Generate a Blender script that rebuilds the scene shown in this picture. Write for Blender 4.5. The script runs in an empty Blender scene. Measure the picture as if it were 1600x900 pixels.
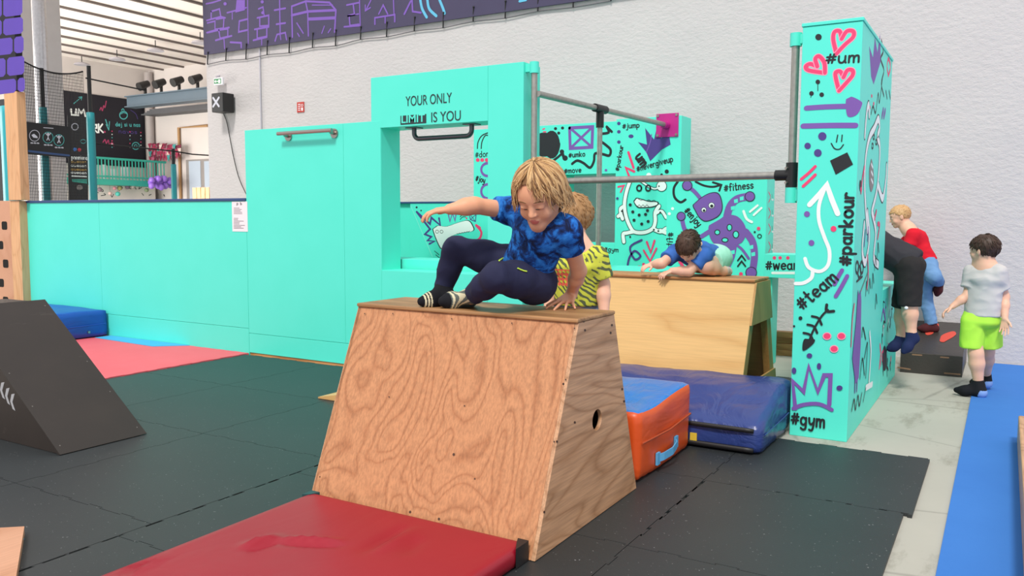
import bpy, bmesh, math, random
import numpy as np
from math import sin, cos, pi, sqrt, radians
from mathutils import Vector, Matrix, noise as mnoise

# ---------------------------------------------------------------- camera
H = 1.32                                   # eye height of the photographer
_c = np.array([800., 450.])
_a = np.array([1572., 345.]) - _c          # vanishing point of the +Y edges
_b = np.array([-1390., 331.]) - _c         # vanishing point of the -X edges
F = sqrt(-(_a @ _b))
_Y = np.array([_a[0], _a[1], F]); _Y /= np.linalg.norm(_Y)
_X = -np.array([_b[0], _b[1], F]); _X /= np.linalg.norm(_X)
_Z = np.cross(_X, _Y)
if _Z[1] > 0: _Z = -_Z
RC = np.stack([_X, _Y, _Z])                # image axes -> room axes
EYE = np.array([0., 0., H])
S = bpy.context.scene
cd = bpy.data.cameras.new('camera'); cam = bpy.data.objects.new('camera', cd)
S.collection.objects.link(cam); S.camera = cam
cd.sensor_width = 36; cd.lens = 36 * F / 1600; cd.clip_start = .05; cd.clip_end = 200
_m = Matrix.Identity(4)
for _i in range(3):
    _m[_i][0] = RC[_i][0]; _m[_i][1] = -RC[_i][1]; _m[_i][2] = -RC[_i][2]; _m[_i][3] = EYE[_i]
cam.matrix_world = _m

# ---------------------------------------------------------------- light
S.view_settings.view_transform = 'Standard'; S.view_settings.look = 'None'
S.view_settings.gamma = 1; S.view_settings.use_curve_mapping = False
S.view_settings.exposure = 0.2
W = bpy.data.worlds.new('daylight'); S.world = W; W.use_nodes = True
W.node_tree.nodes['Background'].inputs[0].default_value = (.97, .97, 1, 1)
W.node_tree.nodes['Background'].inputs[1].default_value = .82
def sun(name, d, strength, angle, col):
    l = bpy.data.lights.new(name, 'SUN'); l.energy = strength; l.angle = radians(angle); l.color = col
    o = bpy.data.objects.new(name, l); S.collection.objects.link(o)
    o.rotation_euler = Vector(d).to_track_quat('-Z', 'Y').to_euler(); o.location = (0, -4, 9)
    return o
sun('skylight_sun', (-.16, .60, -.78), 2.3, 9, (1, .95, .88))

def area(name, loc, d, sx, sy, power, col):
    l = bpy.data.lights.new(name, 'AREA'); l.shape = 'RECTANGLE'; l.size = sx; l.size_y = sy; l.energy = power; l.color = col
    o = bpy.data.objects.new(name, l); S.collection.objects.link(o); o.location = loc; o.rotation_euler = Vector(d).to_track_quat('-Z', 'Y').to_euler(); return o
# fill light added to brighten the neighbouring hall, itself out of view
area('hall_fill_light', (-22, 6.3, 2.2), (.1, 1, .25), 12, 4., 1800, (1, .95, .9))
# ---------------------------------------------------------------- helpers
def ray(x, y): return RC @ np.array([x - _c[0], y - _c[1], F])
def onZ(x, y, z=0.): d = ray(x, y); return EYE + d * ((z - H) / d[2])
def onY(x, y, Y): d = ray(x, y); return EYE + d * (Y / d[1])
def onX(x, y, X): d = ray(x, y); return EYE + d * (X / d[0])
def lin(c):
    if isinstance(c, str):
        c = tuple(int(c[i:i+2], 16) / 255 for i in (0, 2, 4))
    return tuple((v / 12.92 if v <= .04045 else ((v + .055) / 1.055) ** 2.4) for v in c[:3]) + (1,)
class NT:
    """small node-tree helper"""
    def __init__(s, name):
        s.m = bpy.data.materials.new(name); s.m.use_nodes = True
        s.t = s.m.node_tree; s.b = s.t.nodes['Principled BSDF']
        s.co = s.t.nodes.new('ShaderNodeTexCoord').outputs['Object']
    def n(s, typ, ins=None, **kw):
        x = s.t.nodes.new('ShaderNode' + typ)
        for k, v in kw.items(): setattr(x, k, v)
        for k, v in (ins or {}).items():
            if isinstance(v, bpy.types.NodeSocket): s.t.links.new(v, x.inputs[k])
            else: x.inputs[k].default_value = v
        return x
    def mapping(s, scale, rot=(0, 0, 0)):
        return s.n('Mapping', {'Vector': s.co, 'Scale': scale, 'Rotation': rot}).outputs[0]
    def noise(s, scale, detail=3, rough=.5, vec=None, dist=0.):
        return s.n('TexNoise', {'Vector': vec or s.co, 'Scale': scale, 'Detail': detail, 'Roughness': rough, 'Distortion': dist}).outputs[0]
    def ramp(s, fac, stops, interp='LINEAR'):
        r = s.n('ValToRGB', {'Fac': fac}); e = r.color_ramp.elements; r.color_ramp.interpolation = interp
        while len(e) < len(stops): e.new(.5)
        for k, (p, c) in enumerate(stops): e[k].position = p; e[k].color = lin(c)
        return r.outputs[0]
    def mix(s, fac, a, b, mode='MIX'):
        x = s.n('Mix', data_type='RGBA', blend_type=mode)
        for k, v in ((0, fac), (6, a), (7, b)):
            if isinstance(v, bpy.types.NodeSocket): s.t.links.new(v, x.inputs[k])
            else: x.inputs[k].default_value = v
        return x.outputs[2]
    def math(s, op, a, b=0.):
        x = s.n('Math', operation=op)
        for k, v in ((0, a), (1, b)):
            if isinstance(v, bpy.types.NodeSocket): s.t.links.new(v, x.inputs[k])
            else: x.inputs[k].default_value = v
        return x.outputs[0]
    def col(s, v): 
        if isinstance(v, bpy.types.NodeSocket): s.t.links.new(v, s.b.inputs['Base Color'])
        else: s.b.inputs['Base Color'].default_value = v
    def set(s, rough=.6, metal=0., spec=None):
        s.b.inputs['Roughness'].default_value = rough; s.b.inputs['Metallic'].default_value = metal
        if spec is not None: s.b.inputs['Specular IOR Level'].default_value = spec
    def bump(s, h, strength=.3, dist=.01):
        b = s.n('Bump', {'Height': h, 'Strength': strength, 'Distance': dist})
        s.t.links.new(b.outputs[0], s.b.inputs['Normal'])
def mat(name, c, rough=.6, var=.08, scale=6., bump=0., bscale=60., metal=0., dist=.01, spec=None):
    t = NT(name); C = lin(c)
    if var:
        d = tuple(max(0, v * (1 - var)) for v in C[:3]) + (1,); u = tuple(min(1, v * (1 + var)) for v in C[:3]) + (1,)
        t.col(t.mix(t.noise(scale), d, u))
    else: t.col(C)
    t.set(rough, metal, spec)
    if bump: t.bump(t.noise(bscale, 4), bump, dist)
    return t.m
def wood(name, light, dark, axis='z', rough=.5, rings=11., s=1.7, streak=.35, seed=0.):
    t = NT(name)
    sc = {'z': (s, s, s * .24), 'x': (s * .24, s, s), 'y': (s, s * .24, s)}[axis]
    fs = {'z': (110, 110, 4), 'x': (4, 110, 110), 'y': (110, 4, 110)}[axis]
    mp = t.n('Mapping', {'Vector': t.co, 'Scale': sc, 'Location': (seed, seed * 1.7, seed * .6)}).outputs[0]
    n1 = t.noise(1.6, 2, .45, mp, .6)
    rg = t.math('PINGPONG', t.math('ADD', t.math('MULTIPLY', n1, rings * 2), t.math('MULTIPLY', t.noise(9, 3, .6, mp), .5)), 1.0)
    fine = t.noise(1., 3, .6, t.mapping(fs))
    c0 = t.mix(t.math('POWER', rg, 3.), lin(light), lin(dark))
    blot = t.noise(2.2, 3, .6)
    c1 = t.mix(t.math('MULTIPLY', blot, .45), c0, lin(light))
    st = t.ramp(fine, [(.35, (1 - streak, 1 - streak, 1 - streak)), (.62, (1, 1, 1))])
    t.col(t.mix(.4, c1, st, 'MULTIPLY')); t.set(rough)
    t.bump(fine, .05, .002)
    return t.m
def children_offset(p):
    v = Vector((0, 0, 0))
    while p is not None: v = v + p.location; p = p.parent
    return v
def tag(o, label=None, cat=None, group=None, kind=None):
    if label: o['label'] = label
    if cat: o['category'] = cat
    if group: o['group'] = group
    if kind: o['kind'] = kind
    return o
def thing(name, label, cat, loc=(0, 0, 0), group=None):
    o = bpy.data.objects.new(name, None); S.collection.objects.link(o)
    o.location = Vector([float(v) for v in loc]); o.empty_display_size = .1
    return tag(o, label, cat, group)
class MB:
    """collects faces in room coordinates; build() links them as ONE mesh object"""
    def __init__(s): s.v = []; s.f = []; s.fm = []; s.mats = []; s.sm = []
    def mi(s, m):
        if m not in s.mats: s.mats.append(m)
        return s.mats.index(m)
    def add(s, vs, fs, m, smooth=False):
        b = len(s.v); s.v += [tuple(float(c) for c in v) for v in vs]; k = s.mi(m)
        for f in fs: s.f.append(tuple(b + i for i in f)); s.fm.append(k); s.sm.append(smooth)
        return s
    def box(s, p0, p1, m):
        (a, b, c), (d, e, f) = [min(x, y) for x, y in zip(p0, p1)], [max(x, y) for x, y in zip(p0, p1)]
        vs = [(a,b,c),(d,b,c),(d,e,c),(a,e,c),(a,b,f),(d,b,f),(d,e,f),(a,e,f)]
        return s.add(vs, [(0,3,2,1),(4,5,6,7),(0,1,5,4),(1,2,6,5),(2,3,7,6),(3,0,4,7)], m)
    def hexa(s, b4, t4, m):
        vs = list(b4) + list(t4)
        return s.add(vs, [(0,3,2,1),(4,5,6,7),(0,1,5,4),(1,2,6,5),(2,3,7,6),(3,0,4,7)], m)
    def prism(s, pts, axis, a, b, m, msides=None):
        """pts: 2-D outline; axis: the extruded axis; outline axes are the other two in order"""
        def P(p, t): return {'x': (t, p[0], p[1]), 'y': (p[0], t, p[1]), 'z': (p[0], p[1], t)}[axis]
        n = len(pts); vs = [P(p, a) for p in pts] + [P(p, b) for p in pts]
        s.add(vs, [tuple(range(n))[::-1], tuple(range(n, 2 * n))], m)
        s.add(vs, [(i, (i+1) % n, n + (i+1) % n, n + i) for i in range(n)], msides or m)
        return s
    def tube(s, path, r, m, n=14, caps=True):
        P = [Vector([float(c) for c in p]) for p in path]; R = r if hasattr(r, '__len__') else [r] * len(P)
        vs = []; fs = []; up = None
        for i, p in enumerate(P):
            t = (P[min(i+1, len(P)-1)] - P[max(i-1, 0)]).normalized()
            if up is None:
                up = t.orthogonal().normalized()
            else:
                up = (up - t * up.dot(t))
                up = up.normalized() if up.length > 1e-6 else t.orthogonal().normalized()
            w = t.cross(up)
            for k in range(n):
                q = 2 * pi * k / n; vs.append(p + (up * cos(q) + w * sin(q)) * R[i])
        for i in range(len(P) - 1):
            for k in range(n):
                fs.append((i*n + k, i*n + (k+1) % n, (i+1)*n + (k+1) % n, (i+1)*n + k))
        s.add(vs, fs, m, True)
        if caps: s.add([vs[k] for k in range(n)], [tuple(range(n))[::-1]], m); s.add([vs[(len(P)-1)*n + k] for k in range(n)], [tuple(range(n))], m)
        return s
    def ball(s, c, r, m, n=14, k=9):
        r = r if hasattr(r, '__len__') else (r, r, r)
        vs = [(c[0], c[1], c[2] - r[2])]; fs = []
        for j in range(1, k):
            a = -pi/2 + pi * j / k
            for i in range(n): vs.append((c[0] + r[0]*cos(a)*cos(2*pi*i/n), c[1] + r[1]*cos(a)*sin(2*pi*i/n), c[2] + r[2]*sin(a)))
        vs.append((c[0], c[1], c[2] + r[2])); T = len(vs) - 1
        for i in range(n):
            fs.append((0, 1 + (i+1) % n, 1 + i)); fs.append((T, T - n + i, T - n + (i+1) % n))
            for j in range(k - 2): fs.append((1 + j*n + i, 1 + j*n + (i+1) % n, 1 + (j+1)*n + (i+1) % n, 1 + (j+1)*n + i))
        return s.add(vs, fs, m, True)
    def soft(s, p0, p1, r, m, step=.05, amp=0., freq=3., seed=0., top=None, wr=0., fn=None):
        """cushion: rounded box on a dense grid, with soft folds; top = material of the upper face"""
        p0 = np.array([min(x, y) for x, y in zip(p0, p1)], float); p1b = np.array(p1, float)
        p1 = np.maximum(p0, p1b); c = (p0 + p1) / 2
        dims = p1 - p0; N = [max(2, int(round(d / step))) for d in dims]
        idx = {}
        def vert(i, j, k):
            key = (i, j, k)
            if key in idx: return idx[key]
            p = p0 + dims * np.array([i / N[0], j / N[1], k / N[2]])
            q = np.clip(p, p0 + r, p1 - r); d = p - q; L = np.linalg.norm(d)
            nn = d / L if L > 1e-9 else np.array([0, 0, 1.])
            if L > 1e-9: p = q + nn * r
            if amp and p[2] > p0[2] + .01:
                v = Vector((p[0] * freq + seed, p[1] * freq, p[2] * freq))
                a = mnoise.noise(v) * amp
                if wr: a += (abs(mnoise.noise(Vector((p[0]*freq*.7 + seed + 9, p[1]*freq*2.3, 3.1)))) - .2) * -wr
                p = p + nn * a
            if fn is not None: p = fn(p)
            idx[key] = len(s.v); s.v.append(tuple(float(x) for x in p)); return idx[key]
        mk = s.mi(m); tk = s.mi(top) if top else mk
        def face(q, k): s.f.append(q); s.fm.append(k); s.sm.append(True)
        for i in range(N[0]):
            for j in range(N[1]):
                face((vert(i,j,0), vert(i,j+1,0), vert(i+1,j+1,0), vert(i+1,j,0)), mk)
                face((vert(i,j,N[2]), vert(i+1,j,N[2]), vert(i+1,j+1,N[2]), vert(i,j+1,N[2])), tk)
        for i in range(N[0]):
            for k in range(N[2]):
                face((vert(i,0,k), vert(i+1,0,k), vert(i+1,0,k+1), vert(i,0,k+1)), mk)
                face((vert(i,N[1],k), vert(i,N[1],k+1), vert(i+1,N[1],k+1), vert(i+1,N[1],k)), mk)
        for j in range(N[1]):
            for k in range(N[2]):
                face((vert(0,j,k), vert(0,j,k+1), vert(0,j+1,k+1), vert(0,j+1,k)), mk)
                face((vert(N[0],j,k), vert(N[0],j+1,k), vert(N[0],j+1,k+1), vert(N[0],j,k+1)), mk)
        return s
    def build(s, name, parent=None, bevel=0., kind=None, label=None, cat=None, group=None, origin=None, seg=2):
        off = children_offset(parent) if parent else Vector((0, 0, 0))
        loc = Vector((0, 0, 0))
        if parent is None:
            A = np.array(s.v); lo, hi = A.min(0), A.max(0)
            loc = Vector(origin) if origin else Vector(((lo[0]+hi[0])/2, (lo[1]+hi[1])/2, lo[2])); off = loc
        me = bpy.data.meshes.new(name)
        me.from_pydata([(v[0]-off[0], v[1]-off[1], v[2]-off[2]) for v in s.v], [], s.f)
        for m in s.mats: me.materials.append(m)
        me.polygons.foreach_set('material_index', s.fm); me.polygons.foreach_set('use_smooth', s.sm)
        me.update()
        o = bpy.data.objects.new(name, me); S.collection.objects.link(o); o.location = loc
        if parent: o.parent = parent
        if bevel:
            b = o.modifiers.new('bevel', 'BEVEL'); b.width = bevel; b.segments = seg; b.limit_method = 'ANGLE'; b.angle_limit = radians(40)
        if kind: o['kind'] = kind
        return tag(o, label, cat, group)
def dup(o, loc, label=None, group=None):
    c = o.copy(); S.collection.objects.link(c); c.location = Vector(loc)
    if label: c['label'] = label
    if group: c['group'] = group
    for ch in list(o.children):
        d = ch.copy(); S.collection.objects.link(d); d.parent = c
        for g in ch.children:
            e = g.copy(); S.collection.objects.link(e); e.parent = d
    return c
random.seed(4)

# ---------------------------------------------------------------- materials
def teal_mat():
    t = NT('teal_paint'); n = t.noise(3, 4); f = t.noise(120, 2)
    t.col(t.mix(n, lin('50e6cf'), lin('5aecd8'))); t.set(.45); t.bump(f, .05, .002); return t.m
TEAL = teal_mat()
def plaster_mat():
    t = NT('white_plaster'); n = t.noise(1.2, 4)
    t.col(t.mix(n, lin('c5c0c2'), lin('cfcaca'))); t.set(.85)
    a = t.noise(16, 5, .65, t.mapping((1, 1, 1.7))); b = t.noise(2.2, 3)
    t.bump(t.math('ADD', t.math('MULTIPLY', a, .6), t.math('MULTIPLY', b, .7)), .5, .03); return t.m
PLASTER = plaster_mat()
def concrete_mat():
    t = NT('concrete'); n = t.noise(1.6, 5, .6); g = t.noise(40, 4)
    st = t.ramp(t.noise(3.1, 6, .7, t.mapping((1, .35, 1))), [(.36, (.78, .77, .74)), (.46, (1, 1, 1))])
    c = t.mix(n, lin('a3a298'), lin('b8b6ab')); c = t.mix(.6, c, st, 'MULTIPLY')
    v = t.n('TexVoronoi', {'Vector': t.n('Mapping', {'Vector': t.co, 'Scale': (.55, .8, 1)}).outputs[0], 'Scale': 1.0}, feature='DISTANCE_TO_EDGE').outputs[0]
    cr = t.ramp(t.math('ADD', v, t.math('MULTIPLY', t.noise(6, 4), .02)), [(.012, (.45, .44, .42)), (.02, (1, 1, 1))])
    t.col(t.mix(.3, c, cr, 'MULTIPLY')); t.set(.7); t.bump(g, .1, .003); return t.m
CONCRETE = concrete_mat()
def rubber_mat():
    t = NT('black_rubber'); n = t.noise(1.3, 4, .6); g = t.noise(220, 2)
    sp = t.ramp(t.noise(95, 1, .4), [(.76, (0, 0, 0)), (.79, (.5, .5, .5))])
    t.col(t.mix(1., t.mix(n, lin('202426'), lin('2d3234')), sp, 'ADD')); t.set(.5, spec=.55); t.bump(g, .15, .002); return t.m
RUBBER = rubber_mat()
def foam(name, a, b, rough=.7):
    t = NT(name); n = t.noise(1.5, 5, .65); t.col(t.mix(n, lin(a), lin(b))); t.set(rough); t.bump(t.noise(260, 2), .2, .002); return t.m
FOAMRED = foam('red_foam', 'e05561', 'ea6b76')
FOAMBLUE = foam('light_blue_foam', '3aa3d8', '4db4e4')
CARPETBLUE = foam('blue_carpet', '2f6ebd', '3b7ccb', .95)
def vinyl(name, c, rough=.35, folds=.5, fs=3.):
    t = NT(name); C = lin(c); n = t.noise(2.5, 3)
    t.col(t.mix(n, tuple(v * .88 for v in C[:3]) + (1,), tuple(min(1, v * 1.08) for v in C[:3]) + (1,))); t.set(rough)
    w = t.noise(fs, 3, .5, t.mapping((1, .45, 1), (0, 0, .5)), 1.2)
    t.bump(t.math('ABSOLUTE', t.math('SUBTRACT', w, .5)), folds, .04); return t.m
VRED = vinyl('red_vinyl', '980f26', .42, .16, 2.2)
VNAVY = vinyl('navy_vinyl', '2c3f7e', .3, .5, 5.)
VORANGE = vinyl('orange_vinyl', 'd8531c', .4, .3, 4.)
VBLUE = vinyl('bright_blue_vinyl', '2677c8', .33, .6, 6.)
VROYAL = vinyl('royal_blue_vinyl', '1d4fae', .42, .35, 4.)
VBLACK = mat('black_vinyl', '1a1a1c', .5)
PLYA = wood('red_brown_plywood', 'c98d62', 'a66a43', 'z', .48, 17, 1.9)
PLYB = wood('brown_plywood_side', 'cfa07a', 'a67650', 'y', .5, 14, 1.9, seed=3.)
PLYT = wood('worn_plywood_top', 'b5875a', '8d6138', 'x', .5, 5, 1.6, .5, seed=5.)
PLYC = wood('pale_birch_plywood', 'dcb274', 'cc9c5c', 'x', .5, 4, 1.1, .12, seed=8.)
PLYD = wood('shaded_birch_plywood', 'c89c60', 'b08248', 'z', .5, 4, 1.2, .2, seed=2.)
TIMBER = wood('pine_timber', 'e2b080', 'cf9868', 'z', .55, 6, 2.5, .2, seed=6.)
PLYPINK = wood('pinkish_plywood', 'd29c7c', 'c08866', 'y', .5, 3, 1., .12, seed=1.)
PLANK = wood('planed_timber', 'c98f5a', 'a66f3e', 'x', .55, 6, 2., .25, seed=4.)
def ramp_mat():
    t = NT('scuffed_black_plywood'); n = t.noise(3, 5, .65); sc = t.ramp(t.noise(9, 5, .7, t.mapping((1, .3, 1), (0, 0, .6))), [(.66, (0, 0, 0)), (.72, (.16, .15, .14))])
    t.col(t.mix(1., t.mix(n, lin('241d19'), lin('342b25')), sc, 'ADD')); t.set(.45); t.bump(t.noise(40, 3), .08, .003); return t.m
BLACKPLY = ramp_mat()
def galv_mat():
    t = NT('galvanised_steel'); n = t.noise(30, 3); t.col(t.mix(n, lin('8d8c88'), lin('b9b6ae'))); t.set(.42, .75); return t.m
GALV = galv_mat()
STEEL = mat('brushed_steel', 'a89f98', .3, .05, metal=.9)
DARKSTEEL = mat('dark_steel', '5a5a60', .35, .05, metal=.8)
BLACKMETAL = mat('black_metal', '151517', .45)
MAGENTA = mat('magenta_paint', 'c01f86', .45)
BLACK = mat('black_spray_paint', '1b1f24', .6, .1)
WHITE = mat('white_spray_paint', 'eef4f2', .6, .03)
PINK = mat('pink_spray_paint', 'ee3f72', .6, .06)
PURPLE = mat('purple_spray_paint', '7a55a8', .6, .06)
DPURPLE = mat('deep_purple_spray_paint', '4b3a86', .6, .08)
PAPER = mat('paper', 'ece9ee', .8, .02)
# ================================================================ the setting
FZ = -.016                                  # bare concrete lies one mat thickness under the rubber tiles
m = MB(); m.box((-40, -6, FZ - .2), (6, 24, FZ), CONCRETE); m.build('floor', kind='structure')
WY = 8.9
m = MB(); m.box((-10.85, WY, FZ), (6, WY + .35, 7.2), PLASTER); m.build('wall_back', kind='structure')
HALLWHITE = mat('hall_white_paint', 'cfc8c4', .8, .04, 1.5)
HX, HY = -24., 17.4
m = MB(); m.box((HX - .2, 8, FZ), (HX, HY + .2, 6.2), HALLWHITE); m.build('wall_left', kind='structure')
m = MB(); m.box((HX, HY, FZ), (-9.5, HY + .2, 6.2), HALLWHITE); m.build('wall_far', kind='structure')
ROOFW = mat('white_roof_deck', 'efe6e0', .7, .03)
BEAMG = mat('roof_seam_grey', '6f6663', .7, .05)
m = MB()
cx = -34.
while cx < -10.6:                            # roof of the neighbouring hall: folded white deck with dark seams along Y
    vs = [(cx, 6, 6.0), (cx + .92, 6, 6.02), (cx + .92, HY, 6.02), (cx, HY, 6.0)]
    m.add(vs, [(0, 3, 2, 1)], ROOFW)
    m.box((cx + .92, 6, 5.95), (cx + .98, HY, 6.16), BEAMG)
    cx += .98
m.box((-34, 6, 6.17), (-10.6, HY, 6.22), ROOFW)
m.build('ceiling', kind='structure')
# steel beam with stage lights, far hall
m = MB(); a = onY(203, 158, 15.2); b = onY(330, 140, 15.2)
BEAMBLUE = mat('blue_grey_steel', '4a5a66', .5, .05)
m.box((a[0], 15.1, a[2] - .18), (-10.9, 15.3, a[2] + .12), BEAMBLUE)
m.box((a[0], 15.02, a[2] + .09), (-10.9, 15.38, a[2] + .12), BEAMBLUE); m.box((a[0], 15.02, a[2] - .2), (-10.9, 15.38, a[2] - .17), BEAMBLUE)
m.build('trim_1', kind='structure')
lampz = a[2] + .12
def stage_light(x, label):
    r = thing('stage_light', label, 'light', (x, 15.2, lampz), 'black stage lights on the far steel beam')
    m = MB(); m.box((x - .03, 15.17, lampz), (x + .03, 15.23, lampz + .32), BLACKMETAL); m.build('bracket', r)
    m = MB(); m.tube([(x, 15.0, lampz + .2), (x, 15.3, lampz + .34)], [.12, .09], BLACKMETAL); m.build('lamp_housing', r)
for k, (px, lb) in enumerate([(227, 'leftmost'), (252, 'second from the left'), (280, 'third from the left'), (309, 'rightmost')]):
    stage_light(onY(px, 140, 15.2)[0], lb + ' of the four black stage lights on the blue-grey steel beam')
# column with silver duct behind the net
m = MB(); l = onY(30, 150, 8.2)[0]; r_ = onY(97, 100, 8.9)[0]
COLW = mat('grey_white_column', 'c3bfc0', .8, .05)
m.box((l, 8.2, FZ), (r_, 8.9, 6.1), COLW); m.build('column', kind='structure')
m = MB(); p = onY(68, 150, 8.1); FOIL = mat('crinkled_foil', 'c4c2c4', .3, .2, 30, .6, 25, .7)
m.tube([(p[0], 8.08, FZ), (p[0], 8.08, 6)], .11, FOIL); tag(m.build('duct_pipe'), 'silver foil pipe running up the white column behind the net', 'pipe')
# mural
MURAL = mat('mural_navy', '15131f', .7, .1)
def px2(plane, val):
    f = {'x': lambda x, y: onX(x, y, val), 'y': lambda x, y: onY(x, y, val), 'z': lambda x, y: onZ(x, y, val)}[plane]
    return f
mur = px2('x', HX + .04)
LTEAL = mat('pale_teal_paint', '4fb5b5', .6); MPINK = mat('mural_pink', 'b03a66', .6)
# ================================================================ painted marks (flat paint laid on real faces)
class Paint:
    """draws strokes and filled shapes on a flat face; coordinates come from picture measurements laid onto that face"""
    def __init__(s, mb, plane, val, sign):
        s.mb = mb; s.pl = plane; s.val = val; s.sg = sign; s.k = 0; s.wk = 1.
    def to2(s, x, y):
        if s.pl == 'y': p = onY(x, y, s.val); return (p[0], p[2])
        if s.pl == 'x': p = onX(x, y, s.val); return (p[1], p[2])
        p = onZ(x, y, s.val); return (p[0], p[1])
    def p3(s, q, e):
        if s.pl == 'y': return (q[0], s.val + s.sg * e, q[1])
        if s.pl == 'x': return (s.val + s.sg * e, q[0], q[1])
        return (q[0], q[1], s.val + s.sg * e)
    def eps(s): s.k += 1; return .0004 + .00006 * s.k
    def _add(s, pts, faces, m, e):
        vs = [s.p3(q, e) for q in pts]; fs = []
        want = {'y': (0, s.sg, 0), 'x': (s.sg, 0, 0), 'z': (0, 0, s.sg)}[s.pl]
        for f in faces:
            n = np.zeros(3)
            for i in range(len(f)):
                a = np.array(vs[f[i]]); b = np.array(vs[f[(i+1) % len(f)]]); n += np.cross(a, b)
            fs.append(tuple(f) if n @ np.array(want) > 0 else tuple(f)[::-1])
        s.mb.add(vs, fs, m)
    def fill(s, pts, m, px=True, smooth=False, closed=True):
        P = [s.to2(*p) for p in pts] if px else list(pts)
        if smooth: P = catmull(P + [P[0], P[1], P[2]], 5)[5:-10]
        s._add(P, [tuple(range(len(P)))], m, s.eps())
    def disc(s, x, y, rpx, m, ry=None):
        ry = ry or rpx
        s.fill([(x + rpx * cos(2*pi*i/18), y + ry * sin(2*pi*i/18)) for i in range(18)], m)
    def ring(s, x, y, rpx, w, m, ry=None, a0=0., a1=360.):
        ry = ry or rpx; n = 24
        s.line([(x + rpx * cos(radians(a0 + (a1-a0)*i/n)), y - ry * sin(radians(a0 + (a1-a0)*i/n))) for i in range(n + 1)], w, m, smooth=False)
    def line(s, pts, wpx, m, smooth=True, px=True, taper=None):
        if px:
            P = [s.to2(*p) for p in pts]; x, y = pts[len(pts)//2]
            q0 = s.to2(x, y); q1 = s.to2(x, y + 1); w = wpx * abs(q1[1] - q0[1]) / 2 * s.wk
        else: P = list(pts); w = wpx / 2
        if smooth and len(P) > 2: P = catmull(P, 5)
        Q = [P[0]]
        for p in P[1:]:
            if (p[0]-Q[-1][0])**2 + (p[1]-Q[-1][1])**2 > (w * .15)**2: Q.append(p)
        P = Q
        if len(P) < 2: return
        L = []; R = []; n = len(P)
        for i, p in enumerate(P):
            a = P[max(i-1, 0)]; b = P[min(i+1, n-1)]
            d0 = (p[0]-a[0], p[1]-a[1]); d1 = (b[0]-p[0], b[1]-p[1])
            def nz(d):
                l = sqrt(d[0]**2 + d[1]**2); return (d[0]/l, d[1]/l) if l > 1e-12 else None
            d0 = nz(d0) or nz(d1); d1 = nz(d1) or d0
            nx, ny = -(d0[1] + d1[1]), d0[0] + d1[0]; l = sqrt(nx*nx + ny*ny)
            if l < .35: nx, ny, l = -d0[1], d0[0], 1.
            c = max(.55, (nx * -d0[1] + ny * d0[0]) / l); k = w / (l * c)
            ww = 1.
            if taper: t = i / (n-1); ww = taper[0] + (taper[1] - taper[0]) * t
            L.append((p[0] + nx*k*ww, p[1] + ny*k*ww)); R.append((p[0] - nx*k*ww, p[1] - ny*k*ww))
        pts2 = L + R; e = s.eps()
        s._add(pts2, [(i, i+1, n+i+1, n+i) for i in range(n-1)], m, e)
        for p in (P[0], P[-1]):
            s._add([(p[0] + w*.98*cos(2*pi*i/10), p[1] + w*.98*sin(2*pi*i/10)) for i in range(10)], [tuple(range(10))], m, e + .00002)
    def text(s, st, p0, p1, hpx, wpx, m, gap=.22):
        """hand lettering along p0 -> p1 (baseline ends, in picture units), x-height from hpx"""
        a = np.array(s.to2(*p0)); b = np.array(s.to2(*p1)); d = b - a
        vis = {'y': 1, 'x': 1, 'z': 1}[s.pl]
        up = np.array([-d[1], d[0]]) / np.linalg.norm(d)
        q = s.to2(p0[0], p0[1] + 1); sc = abs(q[1] - a[1]); hh = hpx * sc
        ws = [GLYPH.get(c, GLYPH['o'])[0] + gap for c in st]; tot = sum(ws) - gap; x = 0.
        for c, w in zip(st, ws):
            for stroke in GLYPH.get(c, GLYPH['o'])[1]:
                pl = [tuple(a + d * ((x + u) / tot) + up * hh * v) for u, v in stroke]
                s.line(pl, wpx * sc, m, px=False, smooth=len(pl) > 3)
            x += w
def catmull(P, k):
    out = []
    for i in range(len(P) - 1):
        p0 = P[max(i-1, 0)]; p1 = P[i]; p2 = P[i+1]; p3 = P[min(i+2, len(P)-1)]
        for j in range(k):
            t = j / k
            out.append(tuple(.5 * (2*b + (c-a)*t + (2*a - 5*b + 4*c - d)*t*t + (3*b - a - 3*c + d)*t**3) for a, b, c, d in zip(p0, p1, p2, p3)))
    out.append(P[-1]); return out
def _arc(cx, cy, rx, ry, a0, a1, n=9): return [(cx + rx*cos(radians(a0 + (a1-a0)*i/n)), cy + ry*sin(radians(a0 + (a1-a0)*i/n))) for i in range(n + 1)]
_o = _arc(.25, .3, .25, .3, 60, 420, 12)
_n = [(0, .3), (.03, .45), (.15, .6), (.3, .57), (.36, .4), (.37, 0)]
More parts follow.
